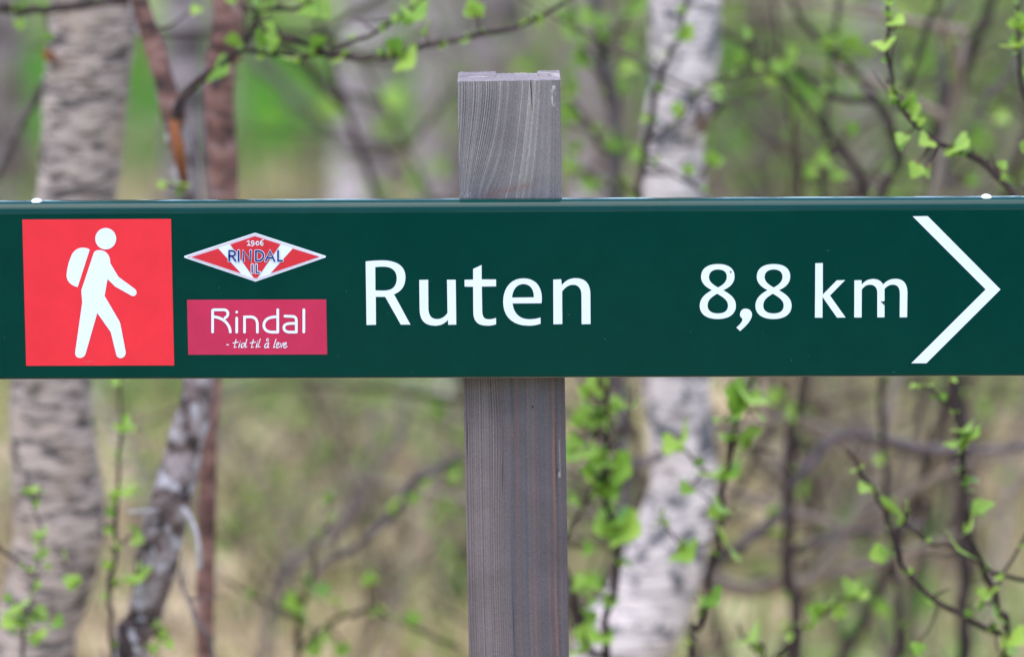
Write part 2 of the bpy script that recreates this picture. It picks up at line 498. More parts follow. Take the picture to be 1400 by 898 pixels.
PLANTS = []
class Plant:
    """a tree, sapling or shrub: an Empty at its foot, stems and branches as parts, leaves under them"""
    def __init__(self, name, label, cat, root_px, d, group=None):
        p = at(root_px, 900, d)
        self.d = d
        self.foot = Vector((p.x, p.y, float(ground_h(p.x, p.y))))
        self.root = thing(name, label, cat, self.foot, group)
        PLANTS.append(self)
        self.stems = []           # (object, sampled 3-D line, sampled pixel line)
    def stem(self, path, width, mat, d=None, name='stem', root=False, segs=10, rough=0.08, n=None, seed=1, wob=0.0):
        """path of (px, py[, d]); width number or list in photograph pixels"""
        dd = d or self.d
        pts, ws = [], []
        for i, q in enumerate(path):
            dq = q[2] if len(q) > 2 else dd
            p = at(q[0], q[1], dq)
            wq = width[i] if isinstance(width, (list, tuple)) else width
            pts.append([p.x, p.y, p.z, wq * dq / FPX / 2])
        if root:
            a = pts[-1]
            f = self.foot
            z0 = f.z
            pts.append([a[0] * 0.5 + f.x * 0.5, a[1] * 0.5 + f.y * 0.5, a[2] * 0.45 + z0 * 0.55, a[3] * 1.08])
            pts.append([f.x, f.y, z0 - 0.05, a[3] * 1.5])
        pts = np.array(pts)
        length = np.linalg.norm(np.diff(pts[:, :3], axis=0), axis=1).sum()
        rmean = pts[:, 3].mean()
        n = n or int(np.clip(length / max(rmean * 0.5, 0.004), 8, 170))
        C = catmull(pts, n)
        C[:, 3] = np.maximum(C[:, 3], 0.0004)
        if wob == 0 and mat in (M['twig'], M['branch_grey']): wob = 7.0 * dd / FPX
        if wob:
            for ax in range(3):
                C[:, ax] += (vnoise(np.arange(n) * 0.35, np.full(n, ax * 7.3 + seed), 1.0, seed + 20) - 0.5) * wob * (1 if ax != 1 else .5)
        V, F = tube(C[:, :3], C[:, 3], segs, rough, seed)
        if mat in (M['twig'], M['branch_grey']) and name != 'branch_stub':
            V = [V]; off_ = len(V[0])
            rr = random.Random(seed * 31 + n)
            acc = 0.0
            for k in range(1, n - 1):
                acc += float(np.linalg.norm(C[k, :3] - C[k - 1, :3]))
                if acc > 30 * dd / FPX * rr.uniform(.7, 1.8):
                    acc = 0.0
                    tdir = C[k, :3] - C[k - 1, :3]; tdir /= np.linalg.norm(tdir)
                    side = np.array([rr.uniform(-1, 1), rr.uniform(-1, 1), rr.uniform(-.2, 1)])
                    dr = side / np.linalg.norm(side) + tdir * rr.choice([-.5, .5])
                    ln = rr.choice([5, 7, 9, 12, 30, 55]) * dd / FPX
                    r0 = min(C[k, 3] * .55, 1.9 * dd / FPX)
                    q = [C[k, :3], C[k, :3] + dr * ln * .55 + np.array([rr.uniform(-.1, .1) * ln, 0, rr.uniform(-.1, .1) * ln]), C[k, :3] + dr * ln]
                    v_, f_ = tube(q, [r0, r0 * (1.25 if ln < 14 * dd / FPX else .8), r0 * .3], 5)
                    V.append(v_); F += [tuple(a + off_ for a in f) for f in f_]; off_ += len(v_)
            V = np.vstack(V)
        o = mesh_obj(name, V, F, mat, self.root, smooth=True)
        self.stems.append((o, C))
        return o
    def leaves(self, spots, size=26, only=None, n=(1, 2), jitter=4, d=None):
        """spots of (px, py[, size]): leaves whose blades cover these pixels, borne by the nearest stem"""
        for q in spots:
            sz = q[2] if len(q) > 2 else size
            best = None
            for si, (o, C) in enumerate(self.stems):
                if only is not None and si not in only: continue
                dirs = C[:, :3] - np.array(CAM)
                dep = dirs @ np.array(FWD)
                sx = 700 + FPX * (dirs @ np.array(RIGHT)) / dep
                sy = 449 - FPX * (dirs @ np.array(UP)) / dep
                dist = np.hypot(sx - q[0], sy - q[1])
                k = int(np.argmin(dist))
                if best is None or dist[k] < best[0]: best = (dist[k], o, Vector(C[k, :3]), dep[k], (sx[k], sy[k]))
            dist, o, base, dep, bp = best
            dep2 = dep - random.uniform(0, 0.03)
            tgt = at(q[0], q[1], dep2)
            S = sz * 0.97 * dep / FPX
            if dist > sz * 0.75:      # a short side twig carries it
                end = base.lerp(tgt, max(0.0, 1 - 0.5 * S / (tgt - base).length))
                mid = base.lerp(end, 0.5) + Vector((0, 0, -0.12 * (end - base).length))
                C = catmull([list(base), list(mid), list(end)], 8)
                V, F = tube(C, np.linspace(2.0, 1.1, 8) * dep / FPX, 6)
                mesh_obj('twig', V, F, M['twig'], o, smooth=True)
                base = end
            # brown bud scales at the node
            if (tgt - base).length < 1e-4: tgt = base + Vector((0, 0, S * .5))
            V, F = tube([list(base), list(base.lerp(tgt, 0.35)), list(base.lerp(tgt, .5))], np.array([1.6, 2.2, 0.6]) * dep / FPX, 6)
            mesh_obj('bud', V, F, M['bud'], o, smooth=True)
            k = random.choice(n)
            for i in range(k):
                j = Vector((random.uniform(-1, 1), random.uniform(-1, 1), random.uniform(-1, 1))) * (0.25 if i == 0 else 0.75)
                dr = (tgt - base).normalized() + j
                ln = max((tgt - base).length * 1.5, S * 0.95) if i == 0 else S * random.uniform(0.6, 0.95)
                ln = min(ln, S * 1.6)
                add_leaf(o, base, dr, ln)
    def crown(self, z0, z1, spread, nleaf, top=None, seed=0, nl=14):
        """limbs and young leaves above the picture"""
        g = np.random.default_rng(seed + 50)
        o, C = self.stems[0]
        top = C[np.argmax(C[:, 2]), :3]
        tv, tf, lv, lf = [], [], [], []
        off = 0
        for i in range(nl):
            zz = z0 + (z1 - z0) * (i + .5) / nl
            k = int(np.argmin(abs(C[:, 2] - zz)))
            b = C[k, :3]
            a = g.random() * 6.283
            ln = spread * (0.6 + .6 * g.random())
            e = b + np.array([np.cos(a) * ln, np.sin(a) * ln, ln * (0.3 + .5 * g.random())])
            m_ = (b + e) / 2 + g.normal(0, .06, 3)
            c = catmull([b, m_, e], 8)
            V, F = tube(c, np.linspace(0.010, 0.003, 8), 5)
            tv.append(V); tf += [tuple(q + off for q in f) for f in F]; off += len(V)
            for _ in range(nleaf // nl):
                p = c[g.integers(2, 8)] + g.normal(0, spread * .16, 3)
                lv.append(p)
        mesh_obj('limb', np.vstack(tv), tf, M['twig'], self.root, smooth=True)
        Vl, Tl, tn = leaf_cloud(np.array(lv), 0.024, g)
        c = big_mesh('crown', Vl, Tl, M['leafmass'], self.root, attrs={'tone': tn})
        c['kind'] = 'stuff'

def leaf_cloud(P, size, g):
    n = len(P)
    A = g.normal(size=(n, 3)); A /= np.linalg.norm(A, axis=1)[:, None]
    B = g.normal(size=(n, 3)); B -= A * (A * B).sum(1)[:, None]; B /= np.linalg.norm(B, axis=1)[:, None]
    N = np.cross(A, B)
    s = (size * (0.55 + 0.9 * g.random(n)))[:, None]
    V = np.stack([P, P + (A * .35 + B * .36 + N * .12) * s, P + A * s - N * .1 * s, P + (A * .35 - B * .36 + N * .12) * s], 1).reshape(-1, 3)
    o = np.arange(n)[:, None] * 4
    T = np.concatenate([o + [0, 1, 2], o + [0, 2, 3]], 1).reshape(-1, 3)
    tn = np.repeat(np.clip(g.normal(0.55, 0.25, n), 0, 1), 4)
    return V, T, tn


# ---------------------------------------------------------------- wooden post
YF = 0.0172                       # front face of the post; the sign sits in front of it
POST_D = 0.048
def post_left(py): return 625.0 + (py - 112) * 16.0 / 786
def post_right(py): return 766.0 + (py - 97) * 12.0 / 800

def n1(x, seed):
    r = np.random.default_rng(seed).random(4096)
    i = np.floor(x).astype(int); f = x - i; f = f * f * (3 - 2 * f)
    return r[i % 4096] * (1 - f) + r[(i + 1) % 4096] * f

post = thing('wooden_post', 'weathered grey wooden post carrying the green sign', 'post', (0, 0, 0))
bl, br_ = on_plane(post_left(898), 898, YF), on_plane(post_right(898), 898, YF)
tl, tr_ = on_plane(post_left(112), 112, YF), on_plane(post_right(112), 112, YF)
def extrap(a, b, z):              # line a(top) b(bottom) to height z
    t = (a.z - z) / (a.z - b.z)
    return a + (b - a) * t
gl, gr_ = extrap(tl, bl, -0.12), extrap(tr_, br_, -0.12)
post.location = ((gl.x + gr_.x) / 2, YF + POST_D / 2, float(ground_h(0, 0)))

NC = 300
rows = np.concatenate([np.linspace(112, 905, 640), np.linspace(940, 2900, 12)])
XX, LINE, WARM, CRACK, PALE, PY = [], [], [], [], [], []
uu = np.linspace(0, 1, NC)
rad = 0.0016
Vp = []
for py in rows:
    if py <= 905:
        a, b = on_plane(post_left(py), py, YF), on_plane(post_right(py), py, YF)
        z = a.z
    else:
        z = bl.z + (-0.12 - bl.z) * (py - 905) / (2900 - 905)
        a, b = extrap(tl, bl, z), extrap(tr_, br_, z)
    X = uu * 141.0
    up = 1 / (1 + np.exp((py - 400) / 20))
    s = max(0.0, (py - 120) / 150.0)
    gU = X + 34 * s ** 1.7 * np.exp(-((X - 34) / 34) ** 2) + 16 * s * np.exp(-((X - 88) / 34) ** 2)
    gL = X + 2.5 * n1(np.array([py / 130.0]), 3)[0] + (1.6 * n1(np.array([py / 60.0]), 4)[0]) * (X / 141) - 4 * np.exp(-((py - 600) / 80) ** 2) * np.exp(-((X - 55) / 18) ** 2)
    gg = gU * up + gL * (1 - up)
    left = 1 / (1 + np.exp((gg - 56) / 5))
    fine = 0.5 * np.sin(gg * 2 * np.pi / 3.3 + 5.0 * n1(gg / 9.0, 17)) * (0.45 + 0.9 * n1(gg / 5.0, 11)) + 0.35 * (n1(gg / 1.3, 18) - 0.5)
    med = n1(gg / 3.6, 12) - 0.5
    wide = n1(gg / 11.0, 13) - 0.5
    peaks = np.clip((n1(gg / 3.3, 14) - 0.62) * 3.2, 0, 1)
    brk = n1(np.array([py / 2.2]), 15)[0]
    speck = n1(X * 0.8 + 37.1 * math.floor(py / 2.5), 16) - 0.5
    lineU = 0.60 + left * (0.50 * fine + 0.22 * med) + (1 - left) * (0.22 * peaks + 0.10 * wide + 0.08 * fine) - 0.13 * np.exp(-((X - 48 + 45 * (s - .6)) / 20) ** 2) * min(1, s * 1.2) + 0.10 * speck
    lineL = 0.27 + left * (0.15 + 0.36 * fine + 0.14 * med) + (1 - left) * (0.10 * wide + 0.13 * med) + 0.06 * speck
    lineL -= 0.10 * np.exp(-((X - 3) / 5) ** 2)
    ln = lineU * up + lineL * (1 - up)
    seg = n1(np.array([py / 45.0]), 21)[0]
    wl = np.clip((n1(gg / 2.3, 25) - 0.55) * 4.5, 0, 1) * (1 - left) * (0.35 + 0.65 * n1(gg * 0.35 + py / 70.0, 24))
    wb = np.exp(-((py - 268 + (X - 30) * 0.22) / 6.0) ** 2) * np.clip((X - 24) / 20, 0, 1) * np.clip((112 - X) / 20, 0, 1)
    warm = wl * (1 - up) * 0.62 + up * (0.42 * wb + 0.10 * wl)
    warm += (1 - up) * 0.16 * left
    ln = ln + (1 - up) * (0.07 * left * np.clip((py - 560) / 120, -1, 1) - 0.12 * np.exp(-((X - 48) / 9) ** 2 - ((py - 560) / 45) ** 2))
    warm += (1 - up) * 0.4 * np.exp(-((X - 127 + 4 * seg) / 1.6) ** 2)
    warm += (1 - up) * 0.8 * np.exp(-((X - 66.5) / 1.6) ** 2) * np.exp(-((py - 592) / 8) ** 2)
    cr = np.zeros(NC)
    if py < 152: cr = np.maximum(cr, np.exp(-((X - 100.5 - (py - 112) * 0.04) / (0.75 * (1 - (py - 112) / 55))) ** 2) * 0.95)
    cr = np.maximum(cr, 0.9 * np.exp(-((X - 95.5) / 1.1) ** 2 - ((py - 556) / 1.5) ** 2))
    cr = np.maximum(cr, 0.7 * np.exp(-((X - 128) / 1.0) ** 2 - ((py - 645) / 4) ** 2))
    for (c0, w0, st) in ((2.5, .8, 5), (48, .6, 6), (36, .6, 7), (126, 0.9, 8), (62, .5, 9)):
        cr = np.maximum(cr, (1 - up) * 0.55 * np.exp(-((gg - c0 - 2 - 3 * n1(np.array([py / 90.]), st)[0]) / w0) ** 2) * max(0, n1(np.array([py / 50.]), st + 30)[0] - .35) * 1.5)
    pl = np.zeros(NC)
    if 118 < py < 146:
        e = 2.6 + 1.6 * n1(np.array([py / 4.]), 40)[0]
        pl = 0.8 * np.exp(-((X - 131.5 + 3 * (n1(np.array([py / 9.]), 41)[0] - .5)) / e) ** 4) * np.clip(vnoise(X / 1.3, np.full(NC, py / 5.0), 1.0, 44) * 2.6 - 0.75, 0, 1)
    if 600 < py < 653: pl = np.maximum(pl, 0.5 * n1(np.array([py / 5.0]), 43)[0] * np.exp(-((X - 132.2 + (py - 625) * -0.01) / 0.6) ** 2))
    if 645 < py < 653: pl = np.maximum(pl, 0.45 * (abs(X - 131.5) < 1.4))
    pl = np.maximum(pl, up * 0.5 * np.exp(-((X - 9) / 7) ** 2 - ((py - 268) / 5) ** 2) * (speck > 0))
    relief = np.clip(ln - 0.5, -.5, .5) * 0.00028 - cr * 0.0012 + pl * 0.0004
    # rounded long edges
    xw = a.x + (b.x - a.x) * uu
    edge = np.minimum(xw - a.x, b.x - xw)
    yy = YF + np.where(edge < rad, rad - np.sqrt(np.maximum(0, rad * rad - (rad - edge) ** 2)), 0) - relief * (edge > 0.0004)
    zz = np.full(NC, z)
    if py < 118: zz = zz + 0.0012 * (uu - 0.0) * (118 - py) / 6
    Vp.append(np.stack([xw, yy, zz], -1))
    LINE.append(ln); WARM.append(warm); CRACK.append(cr); PALE.append(pl)
Vp = np.array(Vp); nr = len(rows)
ii = np.arange(nr * NC).reshape(nr, NC)
Q = np.stack([ii[:-1, :-1], ii[1:, :-1], ii[1:, 1:], ii[:-1, 1:]], -1).reshape(-1, 4)
verts = Vp.reshape(-1, 3)
attrs = {k: list(np.array(v).ravel()) for k, v in (('line', LINE), ('warm', WARM), ('crack', CRACK), ('pale', PALE))}
# sides and back: columns continue round behind
def side_cols(edge_i, ts):
    out = []
    for t in ts:
        c = Vp[:, edge_i].copy(); c[:, 1] = YF + rad + (POST_D - rad) * t
        c[:, 2] += 0.0022 * t * (np.arange(nr) == 0)
        out.append(c)
    return out
SC = side_cols(NC - 1, np.linspace(0.05, 1, 14)) + side_cols(0, np.linspace(1, 0.05, 14))
cols = np.array(SC)               # (28, nr, 3)
off = len(verts)
verts = np.vstack([verts, cols.reshape(-1, 3)])
jj = off + np.arange(28 * nr).reshape(28, nr)
chain = [ii[:, NC - 1]] + [jj[k] for k in range(28)] + [ii[:, 0]]
Q2 = []
for c0, c1 in zip(chain[:-1], chain[1:]):
    Q2.append(np.stack([c0[:-1], c0[1:], c1[1:], c1[:-1]], -1))
Q = np.vstack([Q] + Q2)
sn = np.concatenate([0.45 + 0.35 * (n1(np.arange(nr) / 40.0 + k * 7, 60) - .5) + 0.25 * (k % 3 - 1) for k in range(28)])
attrs['line'] += list(sn); attrs['warm'] += [0.05] * (28 * nr); attrs['crack'] += [0] * (28 * nr); attrs['pale'] += [0] * (28 * nr)
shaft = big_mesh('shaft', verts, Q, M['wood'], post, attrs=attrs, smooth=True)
# sawn top: a rough cut sloping up to the back, with two splintered ridges left at the rear edge
na, nb2 = 150, 46
A_, B_ = np.meshgrid(np.linspace(0, 1, na), np.linspace(0, 1, nb2))
fx = Vp[0]
tx = np.interp(A_, uu, fx[:, 0]); tz = np.interp(A_, uu, fx[:, 2])
ty = YF + rad * 0.2 + (POST_D - rad * 0.2) * B_
ridge = ((A_ < 0.375) | (A_ > 0.785)).astype(float)
tz = tz + 0.0026 * B_ + 0.0014 * ridge * (B_ > 0.55) + 0.0004 * (vnoise(A_ * 40, B_ * 16, 1, 70) - .5) * (B_ > 0.03) + 0.0007 * (vnoise(A_ * 110, B_ * 3, 1, 71) - .5) * (B_ > 0.03)
tz = tz - 0.001 * (np.clip(0.04 - B_, 0, 1) / .04)
Vt = np.stack([tx, ty, tz], -1).reshape(-1, 3)
k_ = np.arange(na * nb2).reshape(nb2, na)
Qt = np.stack([k_[:-1, :-1], k_[:-1, 1:], k_[1:, 1:], k_[1:, :-1]], -1).reshape(-1, 4)
ringlines = n1((np.hypot((A_ - 0.2) * 141, (B_ + .5) * 93)) / 2.6, 72)
vb = Vt[k_[-1]].copy(); vb[:, 2] -= 0.012; ob = len(Vt); Vt = np.vstack([Vt, vb])
kb = ob + np.arange(na)
Qt = np.vstack([Qt, np.stack([k_[-1][:-1], k_[-1][1:], kb[1:], kb[:-1]], -1)])
tl_ = np.concatenate([(0.60 + 0.5 * (ringlines - .5)).ravel(), np.full(na, 0.5)])
z0_ = np.zeros(len(Vt))
top_o = big_mesh('sawn_top', Vt, Qt, M['wood'], post, attrs={'line': tl_, 'warm': z0_, 'crack': z0_, 'pale': z0_})

# ---------------------------------------------------------------- green sign
sign = thing('trail_sign', 'dark green enamelled hiking trail sign reading Ruten 8,8 km with an arrow', 'sign', (0, 0, 0))
sc_ = on_plane(700, 517, 0.0)
sign.location = (sc_.x, 0.008, sc_.z)
PXL, PXR = -78, 1478
def top_py(px): return 275.2 + (268.9 - 275.2) * px / 1400.0
def bot_py(px): return 518.3 + (513.6 - 518.3) * px / 1400.0
SD, RT = 0.017, 0.0085
prof = [('b', SD, 0.0), ('b', 0.0014, 0.0), ('b', 0.0005, 0.0004), ('b', 0.0, 0.0014), ('b', 0.0, 0.0018), ('t', 0.0, -RT - 0.0006)]
for k in range(11):
    t = k / 10 * math.pi / 2
    prof.append(('t', RT - RT * math.cos(t), -RT + RT * math.sin(t)))
prof += [('t', SD - 0.0006, 0.0), ('t', SD, -0.0006)]
npx = 60
verts, faces = [], []
npf = len(prof)
for c in range(npx + 1):
    px = PXL + (PXR - PXL) * c / npx
    zt = on_plane(px, top_py(px), 0.010).z
    zb = on_plane(px, bot_py(px), 0.0).z
    x = on_plane(px, 400, 0).x
    wv = 0.0
    for (e, y, dz) in prof:
        verts.append((x, y + (wv if y < 0.004 else 0) * (1 if 0 < y else 0.0), (zt if e == 't' else zb) + dz))
for c in range(npx):
    for k in range(npf):
        a, b = c * npf + k, c * npf + (k + 1) % npf
        faces.append((a, a + npf, b + npf, b))
faces.append(tuple(range(npf))); faces.append(tuple(reversed(range(npx * npf, npx * npf + npf))))
panel = mesh_obj('panel', verts, faces, M['green'], sign, smooth=True)
panel.data.polygons.foreach_set('use_smooth', [len(p.vertices) == 4 for p in panel.data.polygons])
panel.data.set_sharp_from_angle(angle=R(40))
# bare lower lip
verts, faces = [], []
for c in range(13):
    px = PXL + 1 + (PXR - PXL - 2) * c / 12
    zb = on_plane(px, bot_py(px), 0).z
    x = on_plane(px, 500, 0).x
    verts += [(x, 0.0012, zb + 0.0003), (x, 0.0012, zb - 0.0003), (x, 0.0040, zb - 0.0003), (x, 0.0040, zb + 0.0003)]
for c in range(12):
    for k in range(4):
        a, b = c * 4 + k, c * 4 + (k + 1) % 4
        faces.append((a, b, b + 4, a + 4))
mesh_obj('lower_lip', verts, faces, M['bare'], sign)

# print and vinyl -------------------------------------------------
def svg(path, n=9):
    """one closed or open outline from a tiny M/L/C path string -> list of points"""
    out, toks, i = [], path.replace(',', ' ').split(), 0
    cmd = None
    def num():
        nonlocal i
        v = float(toks[i]); i += 1
        return v
    while i < len(toks):
        t = toks[i]
        if t[0] in 'MLCZ':
            cmd = t[0]
            if cmd == 'Z': break
            if len(t) > 1: toks[i] = t[1:]
            else: i += 1
        if cmd in 'ML': out.append((num(), num()))
        elif cmd == 'C':
            p0 = out[-1]; p = [(num(), num()) for _ in range(3)]
            for k in range(1, n + 1):
                s = k / n; q = 1 - s
                out.append(tuple(q ** 3 * p0[a] + 3 * q * q * s * p[0][a] + 3 * q * s * s * p[1][a] + s ** 3 * p[2][a] for a in (0, 1)))
    return out

def circle(cx, cy, rx, ry=None, n=36):
    ry = ry or rx
    return [(cx + rx * math.cos(2 * math.pi * k / n), cy + ry * math.sin(2 * math.pi * k / n)) for k in range(n)]

def shape(name, loops, tr, mat, parent, lift, thick=0.00012):
    """flat vinyl cut: loops (outer, holes...) in zoomed pixels, tr=(x0,y0,scale)"""
    loops = [[(tr[0] + x / tr[2], tr[1] + y / tr[2]) for x, y in lp] for lp in loops]
    clean = []
    for lp in loops:
        q = [lp[0]]
        for p in lp[1:]:
            if math.hypot(p[0] - q[-1][0], p[1] - q[-1][1]) > 0.02: q.append(p)
        if math.hypot(q[0][0] - q[-1][0], q[0][1] - q[-1][1]) < 0.02: q.pop()
        clean.append(q)
    P = [on_plane(x, y, 0.0) for lp in clean for (x, y) in lp]
    tri = tessellate_polygon([[Vector((x, -y, 0)) for (x, y) in lp] for lp in clean])
    n = len(P)
    verts = [(p.x, -lift, p.z) for p in P] + [(p.x, -lift + thick, p.z) for p in P]
    faces = []
    for t in tri:
        a, b, c = (Vector((P[k].x, P[k].z, 0)) for k in t)
        cr_ = (b - a).cross(c - a).z
        if abs(cr_) < 1e-14: continue
        faces.append(tuple(t) if cr_ > 0 else tuple(reversed(t)))
    o = 0
    for lp in clean:
        m = len(lp)
        for k in range(m):
            a, b = o + k, o + (k + 1) % m
            faces.append((a, b, b + n, a + n))
        o += m
    return mesh_obj(name, verts, faces, mat, parent)

STEP = [0]
def stroke(lines, width, tr, lift):
    """round-ended strokes; every stroke and cap sits a hair above the one before -> verts, faces"""
    verts, faces = [], []
    for ln in lines:
        q = [ln[0]]
        for p in ln[1:]:
            if math.hypot(p[0] - q[-1][0], p[1] - q[-1][1]) > 0.5: q.append(p)
        ln = [(tr[0] + x / tr[2], tr[1] + y / tr[2]) for x, y in q]
        hw = width / tr[2] / 2
        STEP[0] += 1
        lf = lift + 0.000012 * (STEP[0] % 9)
        L, Rr = [], []
        m = len(ln)
        if m == 1:
            cap = circle(ln[0][0], ln[0][1], hw, n=14)
            P = [on_plane(x, y, 0) for x, y in cap]
            o = len(verts); verts += [(p.x, -lf, p.z) for p in P]; faces.append(tuple(o + k for k in reversed(range(14))))
            continue
        def nrm(a, b):
            d = math.hypot(b[0] - a[0], b[1] - a[1]) or 1
            return (-(b[1] - a[1]) / d, (b[0] - a[0]) / d)
        outl = []
        for k in range(m):
            if k == 0: nx_, ny_ = nrm(ln[0], ln[1]); s = 1
            elif k == m - 1: nx_, ny_ = nrm(ln[-2], ln[-1]); s = 1
            else:
                a, b = nrm(ln[k - 1], ln[k]), nrm(ln[k], ln[k + 1])
                nx_, ny_ = a[0] + b[0], a[1] + b[1]
                h = math.hypot(nx_, ny_) or 1
                nx_, ny_ = nx_ / h, ny_ / h
                s = min(1.35, 1 / max(0.3, nx_ * a[0] + ny_ * a[1]))
            L.append((ln[k][0] + nx_ * hw * s, ln[k][1] + ny_ * hw * s)); Rr.append((ln[k][0] - nx_ * hw * s, ln[k][1] - ny_ * hw * s))
        o = len(verts)
        for a, b in zip(L, Rr):
            pa, pb = on_plane(*a, 0), on_plane(*b, 0)
            verts += [(pa.x, -lf, pa.z), (pb.x, -lf, pb.z)]
        for k in range(m - 1):
            faces.append((o + 2 * k, o + 2 * k + 2, o + 2 * k + 3, o + 2 * k + 1))
        for end, nb_ in ((0, 1), (m - 1, m - 2)):
            e = ln[end]; dx, dy = e[0] - ln[nb_][0], e[1] - ln[nb_][1]
            a0 = math.atan2(dy, dx)
            cap = [(e[0] + hw * math.cos(a0 - math.pi / 2 + math.pi * k / 8), e[1] + hw * math.sin(a0 - math.pi / 2 + math.pi * k / 8)) for k in range(9)]
            P = [on_plane(x, y, 0) for x, y in cap]
            o2 = len(verts); verts += [(p.x, -lf, p.z) for p in P]
            faces.append(tuple(o2 + k for k in reversed(range(9))))
    return verts, faces

def strokes(name, paths, width, tr, mat, parent, lift):
    v, f = stroke([svg(p) if isinstance(p, str) else p for p in paths], width, tr, lift)
    return mesh_obj(name, v, f, mat, parent)

L1, L2, L3, L4 = 0.00020, 0.00042, 0.00064, 0.00090
# destination
TR = (480, 330, 4.1176)
for outer, holes in (
    ("M82,113 C110,110 140,107 175,107 C260,107 306,140 306,200 C306,250 285,280 242,298 L334,468 L280,468 L192,312 L139,312 L140,469 L87,470 Z",
     ["M136,145 C150,143 165,142 180,142 C230,142 257,165 257,208 C257,255 230,277 185,277 L137,276 Z"]),
    ("M384,217 L434,216 L435,370 C435,415 450,437 485,437 C510,437 530,422 543,402 L540,216 L589,216 L592,468 L547,469 L545,441 C528,462 505,474 474,474 C415,474 386,445 386,380 Z", []),
    ("M687,155 L735,133 L735,214 L816,214 L816,253 L736,254 L738,390 C738,425 750,438 775,438 C790,438 805,435 816,430 L816,466 C800,472 785,474 768,474 C712,474 688,450 688,395 L687,255 L639,254 L639,216 L687,215 Z", []),
    ("M1072,348 L909,349 C914,405 950,438 1002,438 C1028,438 1050,434 1066,428 L1067,463 C1045,470 1025,474 1000,474 C905,474 856,420 856,340 C856,262 900,208 970,208 C1040,208 1075,255 1074,325 Z",
     ["M906,316 L1029,315 C1030,270 1008,240 970,240 C935,240 910,268 906,316 Z"]),
    ("M1138,215 L1183,213 L1186,247 C1205,222 1230,207 1265,207 C1320,207 1347,240 1347,300 L1348,465 L1298,466 L1297,305 C1297,265 1280,244 1250,244 C1225,244 1205,258 1188,282 L1189,465 L1139,466 Z", [])):
    shape('letter', [svg(outer)] + [svg(h) for h in holes], TR, M['white'], sign, L1)
# distance
TD = (940, 340, 4.375)
E_OUT = "M182,92 C245,92 281,118 281,165 C281,205 255,230 213,248 C262,275 289,300 289,340 C289,390 250,420 180,420 C112,420 73,390 73,342 C73,300 100,272 146,248 C105,228 81,203 81,168 C81,120 118,92 182,92 Z"
E_H1 = "M182,124 C150,124 128,140 128,170 C128,195 148,213 182,232 C215,215 235,196 235,168 C235,140 215,124 182,124 Z"
E_H2 = "M177,269 C140,290 120,308 120,340 C120,372 145,387 182,387 C218,387 242,372 242,340 C242,310 218,292 177,269 Z"
for dx in (0, 333):
    shape('digit', [[(x + dx, y) for x, y in svg(p, 14)] for p in (E_OUT, E_H1, E_H2)], TD, M['white'], sign, L1)
shape('comma', [svg("M314,492 L292,471 C318,448 332,432 327,417 C315,408 312,398 314,388 C318,366 332,357 350,358 C375,360 388,378 385,400 C381,430 350,462 314,492 Z")], TD, M['white'], sign, L1)
shape('letter', [svg("M764,87 L809,86 L809,274 L893,189 L942,188 L852,280 L945,411 L894,412 L807,288 L807,412 L762,412 Z")], TD, M['white'], sign, L1)
shape('letter', [svg("M998,189 L1040,188 L1042,215 C1060,193 1082,181 1110,181 C1138,181 1158,192 1170,214 C1190,192 1212,180 1243,180 C1292,180 1315,208 1315,265 L1313,410 L1269,410 L1270,270 C1270,232 1255,215 1228,215 C1205,215 1190,226 1178,242 L1178,410 L1135,410 L1135,265 C1135,232 1118,215 1090,215 C1068,215 1052,228 1042,246 L1041,411 L997,411 Z")], TD, M['white'], sign, L1)
shape('dirt_speck', [svg("M1158,312 L1168,316 L1179,311 L1180,324 L1176,330 L1178,338 L1171,333 L1166,326 L1158,320 Z")], TD, M['dirt'], sign, L1 + 0.0002)
shape('dirt_speck', [circle(258, 139, 5, 6, 9)], TD, M['dirt'], sign, L1 + 0.0002)
# arrow
TA = (1220, 250, 3.2056)
shape('arrow', [svg("M89,147 L155,146 L474,467 L149,790 L83,790 L409,467 Z")], TA, M['white'], sign, L1)
# hiker sticker
TH = (0, 250, 3.208)
st = shape('hiker_sticker', [[(98, 161), (750, 158), (764, 800), (115, 802)]], TH, M['red'], sign, L1)
st['label'] = 'square red sticker with a white hiker symbol'
shape('hiker_head', [circle(464, 245, 46, 47)], TH, M['white'], st, L2)
shape('hiker_body', [svg("M412,305 C420,293 440,293 455,298 C475,308 484,325 484,352 L520,412 L592,465 C605,476 600,497 584,496 C578,496 572,492 566,488 L506,455 L472,422 L459,495 L522,603 C526,610 528,615 529,622 L552,742 C552,760 540,768 528,768 C518,767 512,760 510,752 L486,654 L427,570 L376,748 C372,762 360,768 350,767 C338,767 328,757 330,742 L361,524 L357,475 C357,468 360,460 364,450 Z")], TH, M['white'], st, L2)
shape('hiker_backpack', [svg("M394,293 L341,457 C310,450 292,430 292,405 C295,370 302,345 315,315 C325,295 345,283 365,284 C378,285 387,288 394,293 Z")], TH, M['white'], st, L2)
